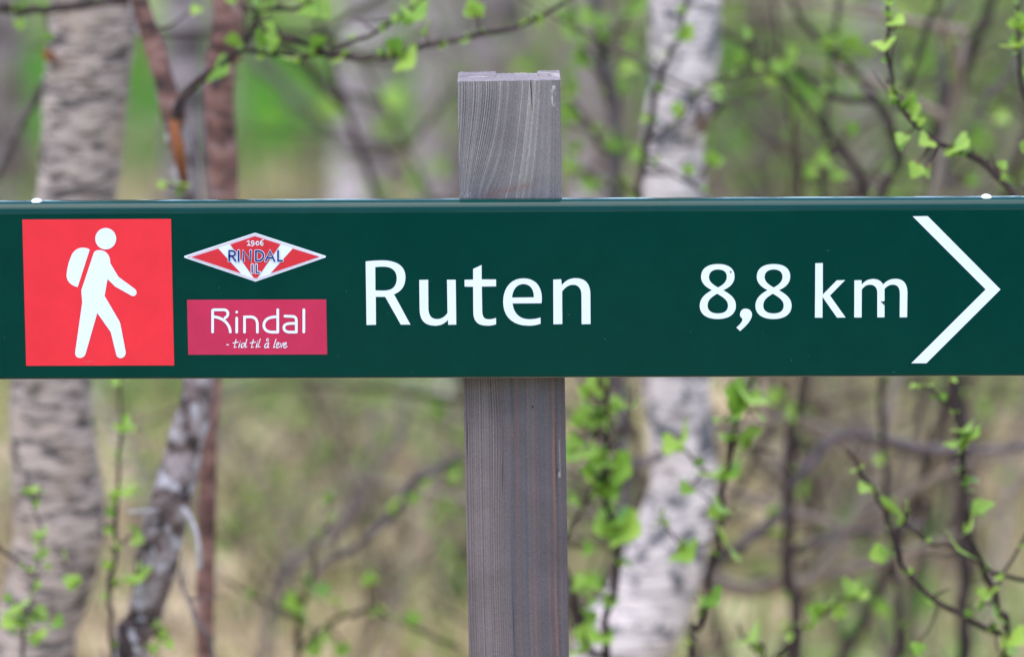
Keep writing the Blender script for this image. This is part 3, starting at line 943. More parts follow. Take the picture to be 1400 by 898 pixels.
# diamond emblem
TE = (240, 300, 4.4909)
em = shape('diamond_emblem', [svg("M53,233 L53,226 C56,223 60,222 64,221 L478,85 C485,82 492,82 499,85 L918,222 C926,225 926,231 918,234 L501,378 C494,382 488,382 481,378 L62,237 Z")], TE, M['white'], sign, L1)
em['label'] = 'white edged red diamond club emblem'
strokes('border_line', [[(75, 230), (488, 92), (905, 229), (491, 371), (75, 230)]], 4, TE, M['pink'], em, L2)
shape('red_field', [[(98, 231), (262, 178), (402, 331)]], TE, M['logored'], em, L2)
shape('red_field', [[(335, 153), (488, 102), (645, 152), (508, 352), (500, 360), (484, 360), (476, 352)]], TE, M['logored'], em, L2)
shape('red_field', [[(720, 178), (884, 229), (583, 331)]], TE, M['logored'], em, L2)
NAME = ["M330,254 L330,192 L346,192 C374,193 374,223 346,224 L332,224", "M347,224 L370,254", "M388,192 L388,254", "M417,254 L417,193 L462,253 L462,192",
        "M494,193 L494,253", "M496,193 L506,193 C552,193 552,253 506,253 L496,253", "M554,254 L581,193 L608,254", "M565,235 L597,235", "M630,192 L630,253 L656,253"]
IL = ["M471,278 L471,325", "M496,278 L496,325 L516,325"]
strokes('lettering_outline', NAME + IL, 18, TE, M['white'], em, L3)
strokes('lettering', NAME, 11, TE, M['navy'], em, L4)
strokes('lettering', IL, 8.5, TE, M['navy'], em, L4)
strokes('year', ["M440,136 L451,129 L451,158", "M442,158 L460,158",
                 [(474 + 8 * math.cos(a / 12 * 6.2832), 140 + 8.5 * math.sin(a / 12 * 6.2832)) for a in range(13)], "M483,140 C485,154 478,161 467,162",
                 [(503.5 + 9 * math.cos(a / 12 * 6.2832), 146 + 11 * math.sin(a / 12 * 6.2832)) for a in range(13)],
                 [(531 + 8 * math.cos(a / 12 * 6.2832), 150 + 8.5 * math.sin(a / 12 * 6.2832)) for a in range(13)], "M522,150 C520,136 528,126 540,124"],
        5.8, TE, M['white'], em, L3)
# crimson sticker
cs = shape('name_sticker', [[(71, 493), (925, 491), (931, 828), (78, 830)]], TE, M['crimson'], sign, L1)
cs['label'] = 'crimson name sticker with white rounded lettering'
strokes('lettering', ["M228,690 L228,562 C228,555 232,554 240,554 L298,554 C328,556 330,592 304,604", "M238,597 C282,601 333,632 337,690",
                      "M376,605 L376,691", [(376, 568)], "M424,691 L424,598 L462,597 C494,599 503,620 503,650 L503,691",
                      "M628,554 L628,691", "M622,691 L592,691 C552,689 540,665 543,643 C548,612 575,598 618,597",
                      "M672,593 L722,595 C740,598 742,610 742,627 L742,691", "M736,691 L697,691 C667,688 660,666 669,651 C679,638 702,636 742,638", "M788,554 L788,690"],
        16.5, TE, M['white'], cs, L2)
strokes('motto', ["M314,768 L326,768", "M372,737 L360,785 L372,782", "M353,758 L385,752", "M395,760 L388,786", [(398, 747)],
                  "M425,758 C405,757 400,775 405,785 C412,788 422,775 428,762", "M438,735 L426,785 L438,780",
                  "M478,737 L466,785 L478,782", "M459,758 L492,752", "M502,760 L495,786", [(505, 747)], "M521,733 L505,783 L519,780",
                  "M571,758 C552,757 544,776 550,787 C560,788 566,778 569,768", "M573,757 L567,787 L574,784",
                  [(566 + 7 * math.cos(a / 10 * 6.2832), 739 + 7 * math.sin(a / 10 * 6.2832)) for a in range(11)],
                  "M617,735 L602,785 L611,783", "M620,775 C636,768 640,757 631,755 C621,757 615,780 622,787 C630,788 638,781 641,778",
                  "M646,760 L649,786 L662,757", "M665,775 C680,768 685,757 676,755 C666,757 660,780 667,787 C675,788 681,781 685,778"],
        5.6, TE, M['white'], cs, L2)
# domed rivets on the top edge
for px in (50, 1348.5):
    zt = on_plane(px, top_py(px), 0.010).z
    c = on_plane(px, 270, 0.0075)
    verts, faces = [], []
    prf = [(0.0037, -0.0008), (0.0038, 0.0003), (0.0034, 0.0009), (0.0024, 0.0017), (0.0012, 0.0021)]
    for r_, z_ in prf:
        for k in range(18):
            a = k * math.tau / 18
            verts.append((c.x + r_ * math.cos(a), 0.0078 + r_ * math.sin(a), zt + z_))
    for i in range(len(prf) - 1):
        for k in range(18):
            a, b = i * 18 + k, i * 18 + (k + 1) % 18
            faces.append((a, b, b + 18, a + 18))
    faces.append(tuple(range((len(prf) - 1) * 18, len(prf) * 18)))
    mesh_obj('rivet', verts, faces, M['rivet'], sign, smooth=True)
M['scratch'] = paint_mat('scratch', (0.06, 0.13, 0.12), 0.6)
M['scuff'] = paint_mat('scuff', (0.76, 0.10, 0.12), 0.6)
g = random.Random(9)
sl = []
for k in range(26):
    x, y, a, ln = g.uniform(0, 1400), g.uniform(300, 510), g.uniform(0, 3.14), g.choice([0.6, 0.8, 1.5, 3, 5])
    sl.append([(x, y), (x + ln * math.cos(a) * .5 + .3, y + ln * math.sin(a) * .5), (x + ln * math.cos(a), y + ln * math.sin(a) + .7)])
so = strokes('scratch', sl, 0.5, (0, 0, 1.0), M['scratch'], sign, 0.00008)
so['kind'] = 'stuff'
strokes('scuff', [[(115, 492), (118, 495), (123, 493)], [(121, 496), (126, 492), (129, 495)], [(77, 497), (80, 499)], [(37, 400), (40, 402)], [(69, 431), (70, 432.5)]], 0.5, (0, 0, 1.0), M['scuff'], st, L2)
# bits of grit on the top edge and scratches on the enamel
g = random.Random(5)
grit = []
for k in range(34):
    px = g.uniform(0, 1400); py = top_py(px) + g.uniform(0.5, 4)
    grit.append((px, py, g.uniform(0.0002, 0.0006), g.uniform(0.009, 0.015)))
verts, faces = [], []
for px, py, s, y in grit:
    p = on_plane(px, py, 0); zt = on_plane(px, top_py(px), 0.010).z
    o = len(verts)
    verts += [(p.x - s, y, zt), (p.x + s, y - s, zt), (p.x + s * .6, y + s, zt), (p.x, y, zt + s * 1.4)]
    faces += [(o, o + 1, o + 3), (o + 1, o + 2, o + 3), (o + 2, o, o + 3)]
gr_o = mesh_obj('grit', verts, faces, M['bare'], sign)
gr_o['kind'] = 'stuff'


# ---------------------------------------------------------------- trees and saplings in sharp-to-soft order
# big grey birch, left
t = Plant('birch_tree', 'thick grey birch with wrinkled bark at the left edge', 'tree', 40, 2.85)
t.stem([(150, -2700), (140, -1500), (135, -500), (127, -10), (118, 120), (106, 262), (80, 400), (69, 520), (76, 640), (82, 730), (58, 830), (48, 910)],
       [40, 75, 100, 118, 116, 112, 112, 108, 118, 122, 112, 108], M['bark_grey'], name='trunk', root=True, segs=56, rough=0.045, seed=3)
t.stem([(-90, 20, 2.75), (-40, 16, 2.72), (60, 14, 2.70), (120, 6, 2.70), (185, 2, 2.72)], [13, 12, 12, 11, 13], M['twig'], name='branch', segs=10)
t.stem([(-25, 270, 2.95), (10, 210, 2.92), (40, 155, 2.9), (62, 105, 2.87), (70, 78, 2.85)], [11, 11, 10, 9, 8], M['branch_grey'], name='branch', segs=10)
t.stem([(64, 75, 2.78), (72, 80, 2.83)], [13, 14], M['inner'], name='branch_stub', segs=10)
t.leaves([(18, 8, 24), (27, 33, 20), (66, 50, 16)], only=[1])
t.crown(1.9, 3.4, 0.75, 420, seed=1)

# red-brown double tree next to it
t = Plant('birch_tree', 'red-brown and lichen-grey forked birch between the hiker sticker and the red sticker', 'tree', 205, 2.62)
t.stem([(150, -1500), (160, -600), (186, -30), (206, 50), (222, 105), (236, 150), (243, 190), (252, 262), (268, 400), (272, 530), (250, 620), (222, 730), (196, 850), (180, 910)],
       [14, 20, 22, 23, 24, 32, 30, 26, 40, 44, 48, 56, 48, 50], M['bark_lichen'], name='trunk', root=True, segs=28, rough=0.13, seed=5)
t.stem([(178, -60, 2.6), (190, 0, 2.6), (208, 55, 2.6), (224, 108, 2.6), (237, 150, 2.6), (243, 172, 2.61)], [24, 25, 26, 27, 33, 20], M['bark_red'], name='limb', segs=22, rough=0.08, seed=6)
t.stem([(236, 165, 2.595), (243, 200, 2.59), (250, 240, 2.60), (252, 262, 2.61)], [10, 18, 12, 8], M['inner'], name='bark_wound', segs=16, rough=0.15)
t.stem([(242, 163), (250, 132), (264, 112), (300, 90), (334, 66), (347, 40), (350, 5), (356, -60)], [17, 14, 12, 10, 9, 8, 7, 6], M['twig'], d=2.56, name='branch', segs=10)
t.stem([(300, 90), (330, 68), (368, 74), (410, 80), (444, 74), (490, 80), (537, 76), (575, 66), (618, 58), (662, 47), (700, 39), (731, 26), (762, 8), (800, -20)],
       [7, 7, 7, 7, 8, 8.5, 8, 7.5, 7, 7, 6.5, 6, 5.5, 5], M['twig'], d=2.50, name='branch', segs=10)
t.stem([(346, 30), (378, 44), (412, 59), (444, 73)], [6, 7, 7, 7], M['twig'], d=2.50, name='branch')
t.stem([(452, 73), (468, 60), (506, 46), (543, 27), (575, 5), (600, -30)], [6, 6, 5, 5, 4, 4], M['twig'], d=2.50, name='branch')
t.stem([(345, 14), (370, 11), (412, 8), (440, -20)], [6, 6, 6, 5], M['twig'], d=2.52, name='branch')
t.stem([(251, 696, 2.60), (262, 712, 2.57), (270, 735, 2.56), (273, 778, 2.56)], [9, 7.5, 6.5, 7], M['dead'], name='dead_branch', rough=0.15)
t.stem([(248, 778, 2.6), (255, 821, 2.57), (270, 850, 2.56), (285, 872, 2.56), (298, 905, 2.56)], [5, 6, 6, 6, 5], M['branch_grey'], name='branch')
t.stem([(214, 699, 2.60), (196, 699, 2.57), (176, 700, 2.55)], [7, 6, 4.5], M['dead'], name='dead_branch')
t.leaves([(267, 14), (315, 3), (318, 56), (292, 94, 30), (352, 8, 26), (239, 256, 30), (222, 254, 20)], size=22)
t.leaves([(356, 9, 28), (375, 59, 34), (356, 53, 22), (433, 6, 28), (437, 20, 32)], only=[5, 7, 4])
t.leaves([(400, 81), (430, 56), (465, 87, 22), (556, 12, 30), (568, 20, 30), (581, 37, 32), (537, 61, 24), (554, 88, 30), (650, 14, 36), (643, 59, 18),
          (719, 16, 26), (739, 36, 20), (522, 36, 18), (605, 64, 14)], only=[4, 6], size=24)
t.leaves([(220, 869, 26), (212, 849, 18), (207, 886, 24), (230, 880, 22)], only=[0])
t.crown(1.6, 2.4, 0.5, 200, seed=2, nl=8)

t = Plant('birch_tree', 'slim upright red-brown birch stem crossing behind the two small stickers', 'tree', 282, 2.72)
t.stem([(330, -1900), (322, -900), (312, -20), (303, 80), (300, 150), (306, 262), (298, 400), (287, 540), (284, 640), (282, 760), (281, 910)],
       [24, 32, 42, 42, 42, 40, 30, 28, 25, 25, 24], M['bark_red'], name='trunk', root=True, segs=24, rough=0.05, seed=9)
t.stem([(303, 100, 2.68), (296, 113, 2.66), (290, 118, 2.64)], [14, 11, 7], M['twig'], name='branch_stub')
t.crown(1.7, 2.9, 0.6, 260, seed=3, nl=10)

# white birch, right
t = Plant('birch_tree', 'white birch with dark lichen patches right of the post', 'tree', 800, 3.05)
t.stem([(960, -2800), (950, -1500), (944, -500), (937, -10), (934, 100), (920, 190), (922, 265), (922, 400), (925, 520), (931, 600), (935, 660), (918, 740), (896, 800), (868, 860), (840, 915)],
       [38, 66, 86, 98, 94, 84, 86, 92, 94, 92, 90, 106, 112, 122, 126], M['bark_white'], name='trunk', root=True, segs=52, rough=0.035, seed=13)
t.stem([(905, 622, 3.0), (880, 630, 2.98), (855, 640, 2.97), (830, 655, 2.97)], [12, 10, 8, 7], M['branch_grey'], name='branch')
t.stem([(955, 170, 3.0), (968, 152, 2.97), (984, 140, 2.96)], [30, 24, 12], M['bark_lichen'], name='burl', rough=0.2, segs=14)
t.crown(1.9, 3.5, 0.75, 420, seed=4)

# dark twig in front of the white birch, above the sign
t.stem([(975, -120), (955, -40), (931, 40), (916, 75), (903, 103), (890, 150), (884, 193), (881, 218), (874, 268), (880, 340, 2.85), (905, 420, 3.0), (922, 460, 3.05)], [5, 5, 6, 7, 8, 9, 10, 9, 9, 9, 9, 9], M['twig'], name='branch', d=2.75)
t.d = 2.75
t.stem([(884, 193), (905, 180), (930, 160), (950, 130), (985, 112), (1050, 95)], [6, 5, 5, 4, 4, 3], M['twig'], name='branch')
t.stem([(881, 212), (905, 228), (930, 245), (960, 262)], [5, 5, 4, 4], M['twig'], name='branch')
t.leaves([(931, 40, 22), (940, 44, 20), (923, 147, 26), (970, 128, 34), (1020, 47, 30), (1009, 78, 26), (974, 215, 28), (942, 232, 22), (871, 212, 30), (895, 80, 18)], size=24, only=[3, 4, 5])

# bush left of the white birch
t = Plant('birch_sapling', 'leafy young birch at the right side of the post below the sign', 'sapling', 828, 2.62)
t.stem([(838, 300), (834, 430), (832, 520), (830, 566), (827, 679), (840, 743), (838, 804), (827, 851), (829, 910)], [6, 7, 8, 9, 9, 10, 10, 10, 11], M['twig'], root=True, rough=.1)
t.stem([(832, 640), (804, 674), (782, 717), (762, 760)], [6, 6, 5, 5], M['twig'], name='branch')
t.stem([(829, 895), (806, 885), (795, 856), (782, 804), (772, 770)], [9, 9, 10, 8, 5], M['twig'], name='branch')
t.stem([(829, 600), (817, 588), (817, 549), (820, 505), (822, 470)], [5, 5, 5, 4, 4], M['twig'], name='branch')
t.stem([(830, 620), (845, 600), (860, 560), (866, 528)], [5, 5, 4, 3], M['twig'], name='branch')
Z7 = lambda L: [(700 + q[0] / 2.314, 510 + q[1] / 2.314) + tuple(q[2:]) for q in L]
t.leaves(Z7([(230, 65), (300, 40), (225, 140, 34), (305, 160), (200, 215, 34), (245, 250, 36), (285, 260, 34), (360, 265, 22), (335, 320, 36), (265, 350, 38), (225, 320, 28),
             (195, 400, 34), (290, 370, 30), (265, 470, 32), (320, 455, 34), (360, 490, 40), (235, 560, 24), (355, 590, 30), (210, 665, 30), (270, 670, 26), (240, 780, 28),
             (270, 815, 30), (200, 850, 28), (310, 725, 20), (255, 730, 24), (380, 100, 20), (190, 250, 34), (240, 100, 26), (330, 90, 30), (200, 160, 26), (190, 890, 34),
             (225, 870, 30), (330, 360, 26), (280, 130, 24), (260, 40, 28), (345, 520, 28)]), size=28, n=(1, 2, 2))

# slender leafy sapling right of the white birch
t = Plant('birch_sapling', 'slender dark sapling with large leaves just right of the white birch below the sign', 'sapling', 942, 2.55)
t.stem([(1040, 350), (1036, 450), (1028, 519), (1009, 583), (990, 661), (983, 726), (966, 804), (955, 856), (944, 910)], [4, 5, 6, 7, 8, 8, 8, 8, 8], M['twig'], root=True)
t.stem([(985, 652), (975, 646), (959, 637), (936, 616), (926, 600)], [5, 4, 4, 3.5, 3], M['twig'], name='branch')
t.stem([(983, 735), (960, 742), (930, 745), (905, 715)], [4, 4, 3.5, 3], M['twig'], name='branch')
t.stem([(1003, 600), (1030, 610), (1060, 618)], [4, 3, 3], M['twig'], name='branch')
t.leaves([(936, 594, 44), (940, 668, 28), (897, 707, 40), (929, 752, 32), (972, 648, 30), (992, 642, 32), (975, 700, 26), (985, 690, 24), (998, 737, 46), (968, 823, 30),
          (985, 817, 28), (985, 568, 32), (1003, 536, 34), (1020, 558, 36), (1028, 601, 32), (994, 594, 28), (1015, 530, 36), (1041, 564, 32), (1000, 556, 34), (1032, 540, 26)], size=30)

t = Plant('birch_sapling', 'small leafy sprig at the foot of the picture between white birch and dark stem', 'sapling', 1040, 2.6)
t.stem([(1008, 850), (1020, 870), (1032, 890), (1042, 925)], [3, 4, 5, 6], M['twig'], root=True)
t.stem([(1042, 915), (1090, 865), (1120, 845), (1160, 815)], [5, 5, 4, 3], M['twig'], name='branch')
t.leaves([(1015, 877, 34), (1033, 886, 30), (1167, 810, 30), (1119, 838, 34), (1143, 834, 28), (1095, 847, 24), (1180, 812, 26), (1155, 808, 26), (1130, 826, 30)], n=(1, 2, 2))

# right-hand twigs: nearest and sharpest
t = Plant('birch_sapling', 'near sharp twig with unfolding leaves above the right end of the sign', 'sapling', 1450, 2.33)
t.stem([(1212, -140), (1216, -60), (1215, 0), (1218, 37), (1214, 70), (1220, 115), (1231, 143), (1253, 170), (1281, 195), (1309, 207), (1340, 221), (1365, 246), (1387, 268), (1430, 320), (1450, 600), (1450, 900)],
       [3.5, 4, 4.5, 5, 5.5, 6, 6.5, 7, 7.5, 8, 10, 8.5, 9, 10, 11, 12], M['twig'], root=True, rough=.12, seed=4)
t.stem([(1340, 221), (1334, 210), (1329, 202)], [5, 4, 2], M['twig'], name='branch_stub')
t.stem([(1220, 113), (1215, 110), (1212, 104)], [4, 3, 2], M['twig'], name='branch_stub')
t.leaves([(1217, 3, 16), (1226, 25, 24), (1206, 59, 24), (1219, 134, 20), (1229, 122, 18), (1244, 137, 30), (1253, 151, 28), (1231, 192, 30), (1267, 193, 30), (1306, 192, 30),
          (1250, 231, 30), (1268, 234, 26), (1370, 225, 18), (1318, 215, 16), (1298, 205, 16)], size=24, n=(1, 1, 2))
t = Plant('birch_sapling', 'twig with two leaf clusters cut off by the upper right corner', 'sapling', 1480, 2.36)
t.stem([(1384, -60), (1391, 10), (1390, 40), (1390, 75), (1398, 122), (1420, 200), (1470, 500), (1480, 900)], [4, 4, 5, 6, 7, 8, 10, 11], M['twig'], root=True)
t.leaves([(1388, 30, 36), (1398, 38, 30), (1380, 67, 28), (1393, 58, 18), (1387, -4, 20), (1399, 200, 16)], n=(2, 2, 3))

t = Plant('birch_sapling', 'dark sapling with bright leaf pairs at the lower right corner', 'sapling', 1378, 2.42)
t.stem([(1280, 400), (1290, 470), (1296, 519), (1305, 558), (1318, 609), (1320, 683), (1327, 735), (1348, 787), (1365, 838), (1374, 910)], [4, 5, 6, 7, 8, 9, 9, 10, 10, 11], M['twig'], root=True, rough=.1)
t.stem([(1303, 556), (1290, 546), (1279, 536), (1268, 526)], [5, 5, 4, 3], M['twig'], name='branch')
t.stem([(1368, 866), (1361, 862), (1330, 848), (1292, 830), (1262, 806), (1244, 787), (1219, 726), (1205, 690), (1193, 670), (1170, 638), (1156, 616)], [8, 8, 8, 8, 7, 7, 7, 6.5, 6, 5, 4], M['twig'], name='branch')
t.stem([(1222, 735), (1236, 713), (1252, 728), (1275, 745), (1292, 743), (1331, 765), (1374, 787), (1420, 795)], [3, 5, 5, 5, 5, 6, 6, 6], M['twig'], name='branch')
t.stem([(1358, 820), (1375, 775), (1392, 745), (1415, 715)], [5, 4, 4, 3], M['twig'], name='branch')
t.leaves([(1270, 523, 26), (1253, 529, 20), (1296, 596, 28), (1322, 583, 24), (1333, 592, 28), (1331, 653, 24), (1314, 642, 20), (1337, 698, 44), (1324, 722, 32), (1309, 745, 40),
          (1184, 664, 24), (1225, 696, 28), (1240, 693, 22), (1201, 754, 32), (1335, 821, 26), (1345, 812, 22), (1363, 845, 22), (1374, 880, 30), (1387, 880, 28), (1253, 884, 26), (1212, 752, 20)], size=28)

# mid-distance stems on the right
t = Plant('birch_sapling', 'dark upright stem with a long grey side branch right of the white birch', 'sapling', 1087, 3.15)
t.stem([(1150, -100), (1130, 200), (1112, 400), (1100, 523), (1082, 596), (1076, 683), (1076, 769), (1087, 834), (1087, 910)], [6, 10, 13, 15, 16, 16, 17, 18, 19], M['twig'], root=True, rough=.08)
t.stem([(1080, 668), (1095, 645), (1119, 618), (1154, 596), (1210, 599), (1266, 614), (1331, 616), (1400, 609), (1480, 600)], [18, 18, 17, 16, 15, 15, 13, 11, 9], M['branch_grey'], name='branch', rough=.12)
t.stem([(1078, 762), (1095, 745), (1128, 735), (1201, 724), (1260, 715)], [10, 11, 10, 8, 6], M['branch_grey'], name='branch')
t.stem([(1078, 690), (1050, 713), (1020, 739), (985, 769), (960, 790)], [14, 15, 15, 14, 10], M['branch_grey'], name='branch')
t.leaves([(1054, 545, 30), (1080, 557, 28), (1059, 700, 24)])

t = Plant('birch_sapling', 'crooked dark sapling forking above the arrow', 'sapling', 1230, 2.95)
t.stem([(1020, 40), (1050, 94), (1081, 122), (1119, 165), (1147, 200), (1175, 231), (1184, 265), (1195, 400), (1215, 700), (1230, 910)], [6, 8, 9, 10, 11, 11, 12, 12, 9, 9], M['twig'], root=True)
t.stem([(1060, 60), (1081, 87), (1112, 115), (1140, 134), (1175, 137), (1203, 143), (1218, 178), (1228, 218), (1206, 265), (1195, 400)], [8, 8, 9, 10, 11, 13, 14, 14, 14, 10], M['twig'], name='branch')
t.stem([(1290, -40), (1281, 0), (1268, 37), (1256, 84), (1237, 119), (1222, 150)], [9, 10, 10, 10, 9, 8], M['twig'], name='branch', d=3.0)
t.stem([(1065, -50), (1085, 10), (1110, 45), (1160, 90), (1200, 140)], [7, 8, 9, 9, 9], M['twig'], name='branch', d=3.1)
t.leaves([(1064, 87, 28), (1131, 62, 34), (1164, 59, 32), (1187, 69, 28), (1165, 175, 26), (1128, 221, 30), (1145, 238, 26), (1088, 75, 24), (1055, 110, 20), (1110, 235, 26)], n=(1, 2, 2))

t = Plant('birch_sapling', 'dark leaning stem rising to the top right above the arrow', 'sapling', 1300, 3.3)
t.stem([(1400, -300), (1375, -80), (1356, 0), (1337, 47), (1321, 87), (1293, 143), (1280, 187), (1274, 260), (1290, 450), (1316, 600), (1318, 770), (1316, 910)], [8, 12, 14, 16, 18, 20, 20, 19, 19, 19, 20, 21], M['twig'], root=True)
t.stem([(1420, 40), (1380, 100), (1345, 145), (1325, 180), (1300, 215), (1290, 262)], [7, 9, 10, 10, 10, 10], M['branch_grey'], name='branch')
t.stem([(1290, 150), (1285, 90), (1290, 40), (1310, -20)], [12, 10, 9, 7], M['branch_grey'], name='branch')
t.leaves([(1340, 190, 26), (1370, 160, 26), (1330, 250, 24), (1300, 60, 20), (1375, 250, 22)], n=(1, 2))

# left and middle saplings below the sign
t = Plant('birch_sapling', 'thin upright sapling between the grey birch and the forked birch below the sign', 'sapling', 152, 2.6)
t.stem([(168, 500), (164, 549), (162, 614), (162, 683), (158, 752), (149, 812), (153, 910)], [3, 4, 5, 5, 6, 7, 7], M['twig'], root=True)
t.stem([(158, 750), (175, 735), (186, 722)], [3, 3, 2], M['twig'], name='branch')
t.stem([(151, 805), (165, 795), (185, 782)], [3, 3, 2], M['twig'], name='branch')
t.leaves([(164, 581, 28), (177, 588, 22), (160, 616, 24), (164, 668, 28), (154, 676, 20), (158, 743, 32), (186, 735, 22), (181, 778, 32), (192, 790, 28), (150, 700, 18)], n=(1, 2, 2))
t = Plant('birch_sapling', 'small leafy sapling in front of the thick grey birch at lower left', 'sapling', 30, 2.58)
t.stem([(36, 640), (44, 690), (56, 740), (48, 800), (38, 850), (32, 910)], [2, 2.5, 3, 3, 4, 5], M['twig'], root=True)
t.stem([(50, 790), (75, 770), (100, 780)], [2.5, 2, 2], M['twig'], name='branch')
t.stem([(-30, 720), (0, 750), (26, 769), (50, 790)], [4, 5, 5, 4], M['twig'], name='branch')
t.leaves([(39, 668, 28), (58, 674, 20), (58, 726, 26), (50, 748, 24), (89, 758, 20), (99, 793, 30), (43, 819, 26), (56, 841, 28), (13, 851, 32), (26, 862, 28), (54, 866, 26), (80, 847, 26), (19, 832, 26), (10, 820, 22)], n=(1, 2, 2))

t = Plant('birch_sapling', 'low sapling with leaves and a spreading twig left of the post foot', 'sapling', 405, 2.95)
t.stem([(436, 730), (425, 780), (415, 821), (410, 860), (406, 910)], [4, 6, 7, 8, 9], M['twig'], root=True)
t.stem([(412, 845), (397, 836), (350, 817), (310, 795)], [6, 6, 5, 4], M['twig'], name='branch')
t.stem([(425, 790), (450, 760), (480, 752), (531, 712), (566, 657), (600, 640), (631, 622)], [6, 8, 9, 12, 13, 10, 8], M['branch_grey'], name='branch', d=3.1)
t.stem([(408, 890), (450, 850), (514, 836), (566, 858), (631, 888)], [6, 6, 6, 5, 5], M['twig'], name='branch')
t.leaves([(454, 679, 22), (456, 707, 22), (447, 737, 20), (538, 689, 20), (568, 679, 20), (585, 659, 20), (620, 653, 20), (505, 791, 26), (398, 817, 28), (415, 812, 26), (436, 806, 28), (458, 821, 20),
          (529, 832, 28), (566, 854, 28), (434, 884, 30), (458, 869, 26), (475, 886, 28)], n=(1, 2))
t = Plant('birch_sapling', 'blurred leaning grey sapling in the dry grass left of the post', 'sapling', 370, 4.3)
t.stem([(560, 560), (514, 657), (480, 700), (462, 722), (420, 755), (393, 778), (370, 840), (360, 910)], [8, 10, 13, 14, 13, 13, 14, 15], M['branch_grey'], root=True)
t.stem([(462, 722), (500, 640), (515, 560)], [9, 7, 5], M['branch_grey'], name='branch')
t = Plant('birch_sapling', 'blurred diagonal grey branch left of the post above the sign', 'sapling', 660, 5.4)
t.stem([(300, 20), (350, 85), (385, 115), (430, 160), (480, 195), (540, 232), (600, 300), (640, 480), (660, 700), (660, 910)], [8, 13, 14, 13, 13, 11, 11, 10, 9, 10], M['branch_grey'], root=True, rough=.1)
t.leaves([(537, 134, 44), (455, 147, 36), (618, 97, 26), (550, 150, 36), (525, 175, 26)], n=(2, 2, 3), size=34)
t.leaves([(568, 240, 30), (600, 226, 28), (512, 259, 28), (575, 262, 26), (530, 260, 24)], n=(1, 2), size=30)

t = Plant('birch_sapling', 'leafy young birch beside the right edge of the post top', 'sapling', 800, 3.3)
t.stem([(800, -160), (812, -20), (822, 60), (838, 130), (842, 210), (838, 270), (842, 400), (850, 650), (852, 910)], [8, 12, 15, 18, 20, 24, 22, 13, 13], M['branch_grey'], root=True)
t.stem([(838, 150), (815, 100), (795, 60), (780, 0)], [8, 7, 6, 5], M['twig'], name='branch')
t.stem([(840, 210), (815, 190), (790, 150), (775, 130)], [8, 7, 6, 5], M['twig'], name='branch')
t.stem([(825, 70), (850, 30), (870, -10)], [7, 6, 5], M['twig'], name='branch')
t.stem([(838, 258), (810, 240), (785, 225)], [7, 5, 4], M['twig'], name='branch')
t.leaves([(809, 19, 40), (778, 53, 36), (875, 16, 34), (856, 90, 36), (784, 106, 40), (778, 150, 34), (850, 122, 30), (840, 193, 36), (871, 212, 30), (856, 250, 34), (784, 231, 34), (806, 250, 34),
          (795, 80, 34), (770, 20, 30), (880, 0, 30), (790, 200, 30), (825, 40, 30), (860, 60, 26)], n=(2, 2, 3), size=34)

# small half-open leaves all along the thin twigs
rl = random.Random(77)
for pl_ in PLANTS:
    for o_, C_ in pl_.stems:
        if o_.data.materials[0] != M['twig'] or o_.name.startswith('branch_stub'): continue
        acc = rl.uniform(0, 40)
        for k in range(1, len(C_)):
            dv = Vector(C_[k, :3]) - CAM
            dep = dv.dot(FWD); sx = 700 + FPX * dv.x / dep; sy = 449 - FPX * dv.dot(UP) / dep
            acc += float(np.linalg.norm(C_[k, :3] - C_[k - 1, :3])) * FPX / dep
            if acc < 46 or not (-20 < sx < 1420 and -20 < sy < 920): continue
            acc = rl.uniform(-25, 15)
            if 290 < sy < 500: continue
            for q_ in range(rl.choice([1, 1, 2])):
                add_leaf(o_, C_[k, :3], (rl.uniform(-1, 1), rl.uniform(-1, .3), rl.uniform(-.2, 1)), rl.uniform(10, 18) * dep / FPX)

# trunks farther back, soft in the picture
FAR = [('soft grey birch trunk left of the post above the sign', 492, 11.5, 58), ('pale birch trunk just left of the post top', 600, 12.5, 46), ('broad dim birch trunk directly behind the post top', 684, 10.5, 74),
       ('soft pale trunk right of the post beside the dark young birch', 806, 12.0, 44), ('soft greyish birch trunk above the letters km', 1183, 11.0, 54),
       ('pale trunk between the two red-brown stems', 256, 10.0, 42), ('dim birch trunk above the arrow tip near the right edge', 1318, 13.0, 48), ('faint trunk at the far left edge above the sign', 8, 13.0, 40),
       ('dim trunk right of the white birch above the sign', 1040, 12.5, 38)]
for k, (lab, px, d, wd) in enumerate(FAR):
    wd *= 1.4 if px < 900 else 1.0
    t = Plant('birch_tree', lab, 'tree', px + random.uniform(-10, 10), d, 'birch trunks standing across the clearing')
    ln = random.uniform(-20, 20)
    t.stem([(px + ln * 2.2, -1100), (px + ln * 1.5, -400), (px + ln, -20), (px + ln * .3, 120), (px, 265)], [wd * .5, wd * .8, wd * .95, wd, wd * 1.02], M['trunk_far_pale' if px in (492, 600, 806, 1183) else 'trunk_far'], name='trunk', root=True, segs=18, rough=0.05, seed=30 + k, n=60)
    t.crown(2.2, 4.6, 1.1, 240, seed=10 + k)

# ---------------------------------------------------------------- thicket behind
g = np.random.default_rng(99)
TV, TF, TT, LP = [], [], [], []
off = 0
def add_tube(P, Rr, tone, segs=4):
    global off
    V, F = tube(P, Rr, segs)
    Fq = np.array([f for f in F if len(f) == 4][:(len(P) - 1) * segs])
    TV.append(V); TF.append(Fq + off); TT.append(np.full(len(V), tone)); off += len(V)

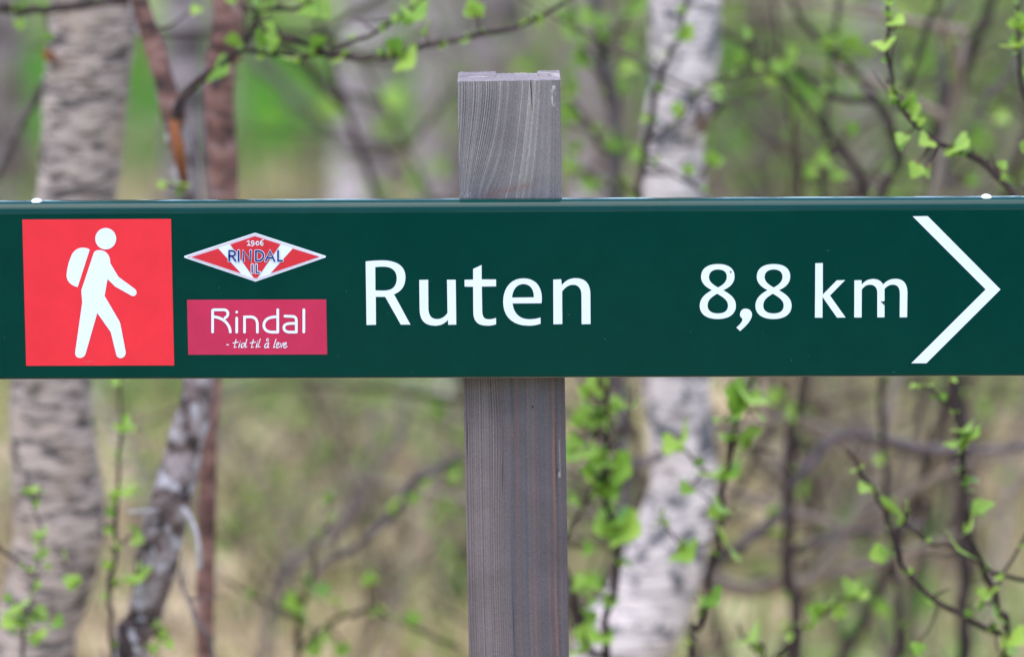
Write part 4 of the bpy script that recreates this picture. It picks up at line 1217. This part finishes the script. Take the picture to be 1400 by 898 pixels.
def bush(px, d, h, nst, lean, leafn, tone):
    p = at(px, 900, d); x0, y0 = p.x, p.y
    z0 = float(ground_h(x0, y0))
    for s in range(nst):
        a = g.random() * 6.283
        L = h * (0.6 + .5 * g.random())
        e = np.array([x0 + math.cos(a) * lean * L, y0 + math.sin(a) * lean * L, z0 + L])
        b = np.array([x0 + g.normal(0, .06), y0 + g.normal(0, .06), z0 - .03])
        m1 = b + (e - b) * .35 + g.normal(0, .07 * L, 3); m2 = b + (e - b) * .7 + g.normal(0, .08 * L, 3)
        C = catmull([b, m1, m2, e], 16)
        r0 = (0.006 + 0.009 * g.random()) * min(1, .35 + h * .5)
        tn = float(np.clip(tone + g.normal(0, .2), 0, 1))
        add_tube(C, np.linspace(r0, r0 * .25, 16), tn, 5)
        for k in range(int(9 * L) + 3):
            i = g.integers(4, 16); q = C[i]
            a2 = g.random() * 6.283; l2 = L * (0.12 + .22 * g.random())
            e2 = q + np.array([math.cos(a2) * l2, math.sin(a2) * l2, l2 * (g.random() * .9 - .1)])
            mm = (q + e2) / 2 + g.normal(0, .12 * l2, 3)
            C2 = catmull([q, mm, e2], 6)
            add_tube(C2, np.linspace(r0 * .45, r0 * .15, 6), tn * .7)
            for _ in range(g.poisson(leafn)):
                LP.append(C2[g.integers(2, 6)] + g.normal(0, .025, 3))
for k in range(5): bush(g.uniform(790, 1480), g.uniform(4.6, 7.5), g.uniform(1.2, 2.0), 3, 0.35, 1.4, 0.25)
for k in range(8): bush(g.uniform(780, 1520), g.uniform(7.5, 13), g.uniform(1.4, 2.4), 3, 0.35, 10.0, 0.4)
for k in range(6): bush(g.uniform(500, 860), g.uniform(9.5, 14), g.uniform(1.3, 2.2), 3, 0.3, 5.0, 0.55)
for k in range(4): bush(g.uniform(-100, 300), g.uniform(9, 14), g.uniform(1.3, 2.0), 3, 0.3, 1.6, 0.5)
for k in range(5): bush(g.uniform(-60, 600), g.uniform(5.5, 9), g.uniform(0.4, 0.7), 2, 0.5, 1.5, 0.5)
for k in range(4): bush(g.uniform(800, 1480), g.uniform(3.3, 4.8), g.uniform(1.0, 1.9), 3, 0.45, 0.35, 0.1)
for k in range(5): bush(g.uniform(960, 1500), g.uniform(4.5, 8), g.uniform(0.9, 1.6), 3, 0.6, 0.5, 0.25)
for k in range(9): bush(g.uniform(-80, 700), g.uniform(10, 14.5), g.uniform(0.9, 1.4), 2, 0.3, 1.6, 0.3)
for k in range(6): bush(g.uniform(960, 1420), g.uniform(9, 13), g.uniform(1.3, 2.0), 3, 0.35, 12.0, 0.4)
for k in range(11): bush(g.uniform(320, 660), g.uniform(4.3, 6.8), g.uniform(0.35, 0.8), 3, 0.7, 0.5, 0.2)
for k in range(60): bush(g.uniform(-100, 1480), g.uniform(5.2, 12), g.uniform(0.15, 0.5), 3, 0.8, 0.8, 0.3)
V, F, T_ = np.vstack(TV), np.vstack(TF), np.concatenate(TT)
o = big_mesh('thicket', V, F, M['twigmass'], attrs={'tone': T_}, smooth=True)
tag(o, 'blurred tangle of thin bare birch twigs behind the nearer trees', 'thicket', kind='stuff')
Vl, Tl, tn = leaf_cloud(np.array(LP), 0.034, g)
o = big_mesh('thicket_foliage', Vl, Tl, M['leafmass'], attrs={'tone': tn})
tag(o, 'blurred yellow-green spring leaves scattered through the thicket', 'foliage', kind='stuff')

# low moss and berry-shrub clumps in the dry grass
P_, TN_ = [], []
for k in range(420):
    d_ = math.sqrt(g.uniform(4.6 ** 2, 15.5 ** 2)); x_ = d_ * g.uniform(-.26, .26); y_ = d_ - 2
    w_ = g.uniform(.05, .16); h_ = g.uniform(.04, .16); t0 = g.choice([.05, .1, .42, .5, .58, .66, .8])
    m_ = 70
    q = g.normal(0, 1, (m_, 3)) * [w_, w_, 0]
    q[:, 2] = h_ * g.random(m_) * np.exp(-(q[:, 0] ** 2 + q[:, 1] ** 2) / (2 * w_ * w_))
    q += [x_, y_, float(ground_h(x_, y_))]
    P_.append(q); TN_.append(np.clip(g.normal(t0, .06, m_), 0, 1))
Vc, Tc, _ = leaf_cloud(np.vstack(P_), 0.028, g)
o = big_mesh('ground_cover', Vc, Tc, M['grass'], attrs={'tone': np.repeat(np.concatenate(TN_), 4)})
tag(o, 'low olive and brown moss and berry shrubs in the dry grass', 'ground cover', kind='stuff')

# ---------------------------------------------------------------- far wood closing the view
TV, TF, TT, LP = [], [], [], []
off = 0
for k in range(270):
    if k < 130: d = g.uniform(23, 60); x = (g.random() - .5) * d * 1.5; y = d - 2
    else:                           # the wood goes on round the sides and behind the photographer
        a = g.uniform(R(45), R(315)); d = g.uniform(7, 30); x = math.sin(a) * d; y = math.cos(a) * d - 2
    z = float(ground_h(x, y)) * 0.5; h = g.uniform(4, 8)
    C = catmull([[x, y, z - .2], [x + g.normal(0, .2), y, z + h * .5], [x + g.normal(0, .4), y + g.normal(0, .3), z + h]], 8)
    add_tube(C, np.linspace(g.uniform(.06, .16), .02, 8), float(np.clip(g.normal(.6, .25), 0, 1)), 6)
    for _ in range(110):
        q = C[g.integers(1, 8)]
        LP.append(q + g.normal(0, 1, 3) * [1.0, 1.0, .7] + [0, 0, .2])
for k in range(260):                # low brush at its foot
    if k < 100: d = g.uniform(22, 34); x = (g.random() - .5) * d * 1.3; y = d - 2
    else: a = g.uniform(R(40), R(320)); d = g.uniform(6, 16); x = math.sin(a) * d; y = math.cos(a) * d - 2
    z = float(ground_h(x, y))
    h = g.uniform(.6, 2.0)
    for s in range(4):
        C = catmull([[x, y, z - .1], [x + g.normal(0, .2), y, z + h * .5], [x + g.normal(0, .5), y + g.normal(0, .4), z + h]], 6)
        add_tube(C, np.linspace(.018, .005, 6), float(g.uniform(.2, .7)), 4)
        for _ in range(26): LP.append(C[g.integers(1, 6)] + g.normal(0, .22, 3))
V, F, T_ = np.vstack(TV), np.vstack(TF), np.concatenate(TT)
o = big_mesh('far_wood', V, F, M['twigmass'], attrs={'tone': T_}, smooth=True)
tag(o, 'far-off birch wood closing the view behind the clearing', 'wood', kind='stuff')
Vl, Tl, tn = leaf_cloud(np.array(LP), 0.13, g)
o = big_mesh('far_foliage', Vl, Tl, M['leafmass'], attrs={'tone': tn * .9})
tag(o, 'far-off spring foliage of the birch wood', 'foliage', kind='stuff')

# ---------------------------------------------------------------- small things in the grass
M['rock'] = bark_mat('pale_rock', (0.62, 0.60, 0.57), (0.45, 0.43, 0.41), (0.22, 0.21, 0.2), 30, 30, 0.45)
def rock(px, py, wpx, label, seed):
    r = ray(px, py); t_ = 8.0
    for _ in range(12):             # where the line of sight meets the ground
        p = CAM + r * t_
        t_ *= (CAM.z - float(ground_h(p.x, p.y)) - 0.02) / max(1e-6, CAM.z - p.z)
    p = CAM + r * t_
    s_ = wpx * t_ / FPX / 2
    gg_ = np.random.default_rng(seed)
    verts, faces = [], []
    nu, nv = 14, 8
    off_ = gg_.random(3) * 20
    for j in range(nv + 1):
        for i in range(nu):
            th, ph = i * math.tau / nu, math.pi * j / nv
            d_ = np.array([math.sin(ph) * math.cos(th), math.sin(ph) * math.sin(th), math.cos(ph)])
            k = 1 + 0.5 * float(vnoise(d_[0] * 1.3 + off_[0], d_[1] * 1.3 + d_[2] * 1.7 + off_[1], 1.0, seed) - .5)
            q = d_ * k * s_ * np.array([1.15, 1.0, 0.8])
            verts.append((p.x + q[0], p.y + q[1], p.z + q[2] + s_ * .3))
    for j in range(nv):
        for i in range(nu):
            a, b = j * nu + i, j * nu + (i + 1) % nu
            faces.append((a, a + nu, b + nu, b))
    o = mesh_obj('rock', verts, faces, M['rock'], smooth=True)
    tag(o, label, 'rock')
rock(563, 546, 26, 'pale rock in the grass under the sign, the left of two beside the post', 5)
rock(612, 540, 30, 'pale rock in the grass under the sign, close to the post edge', 6)
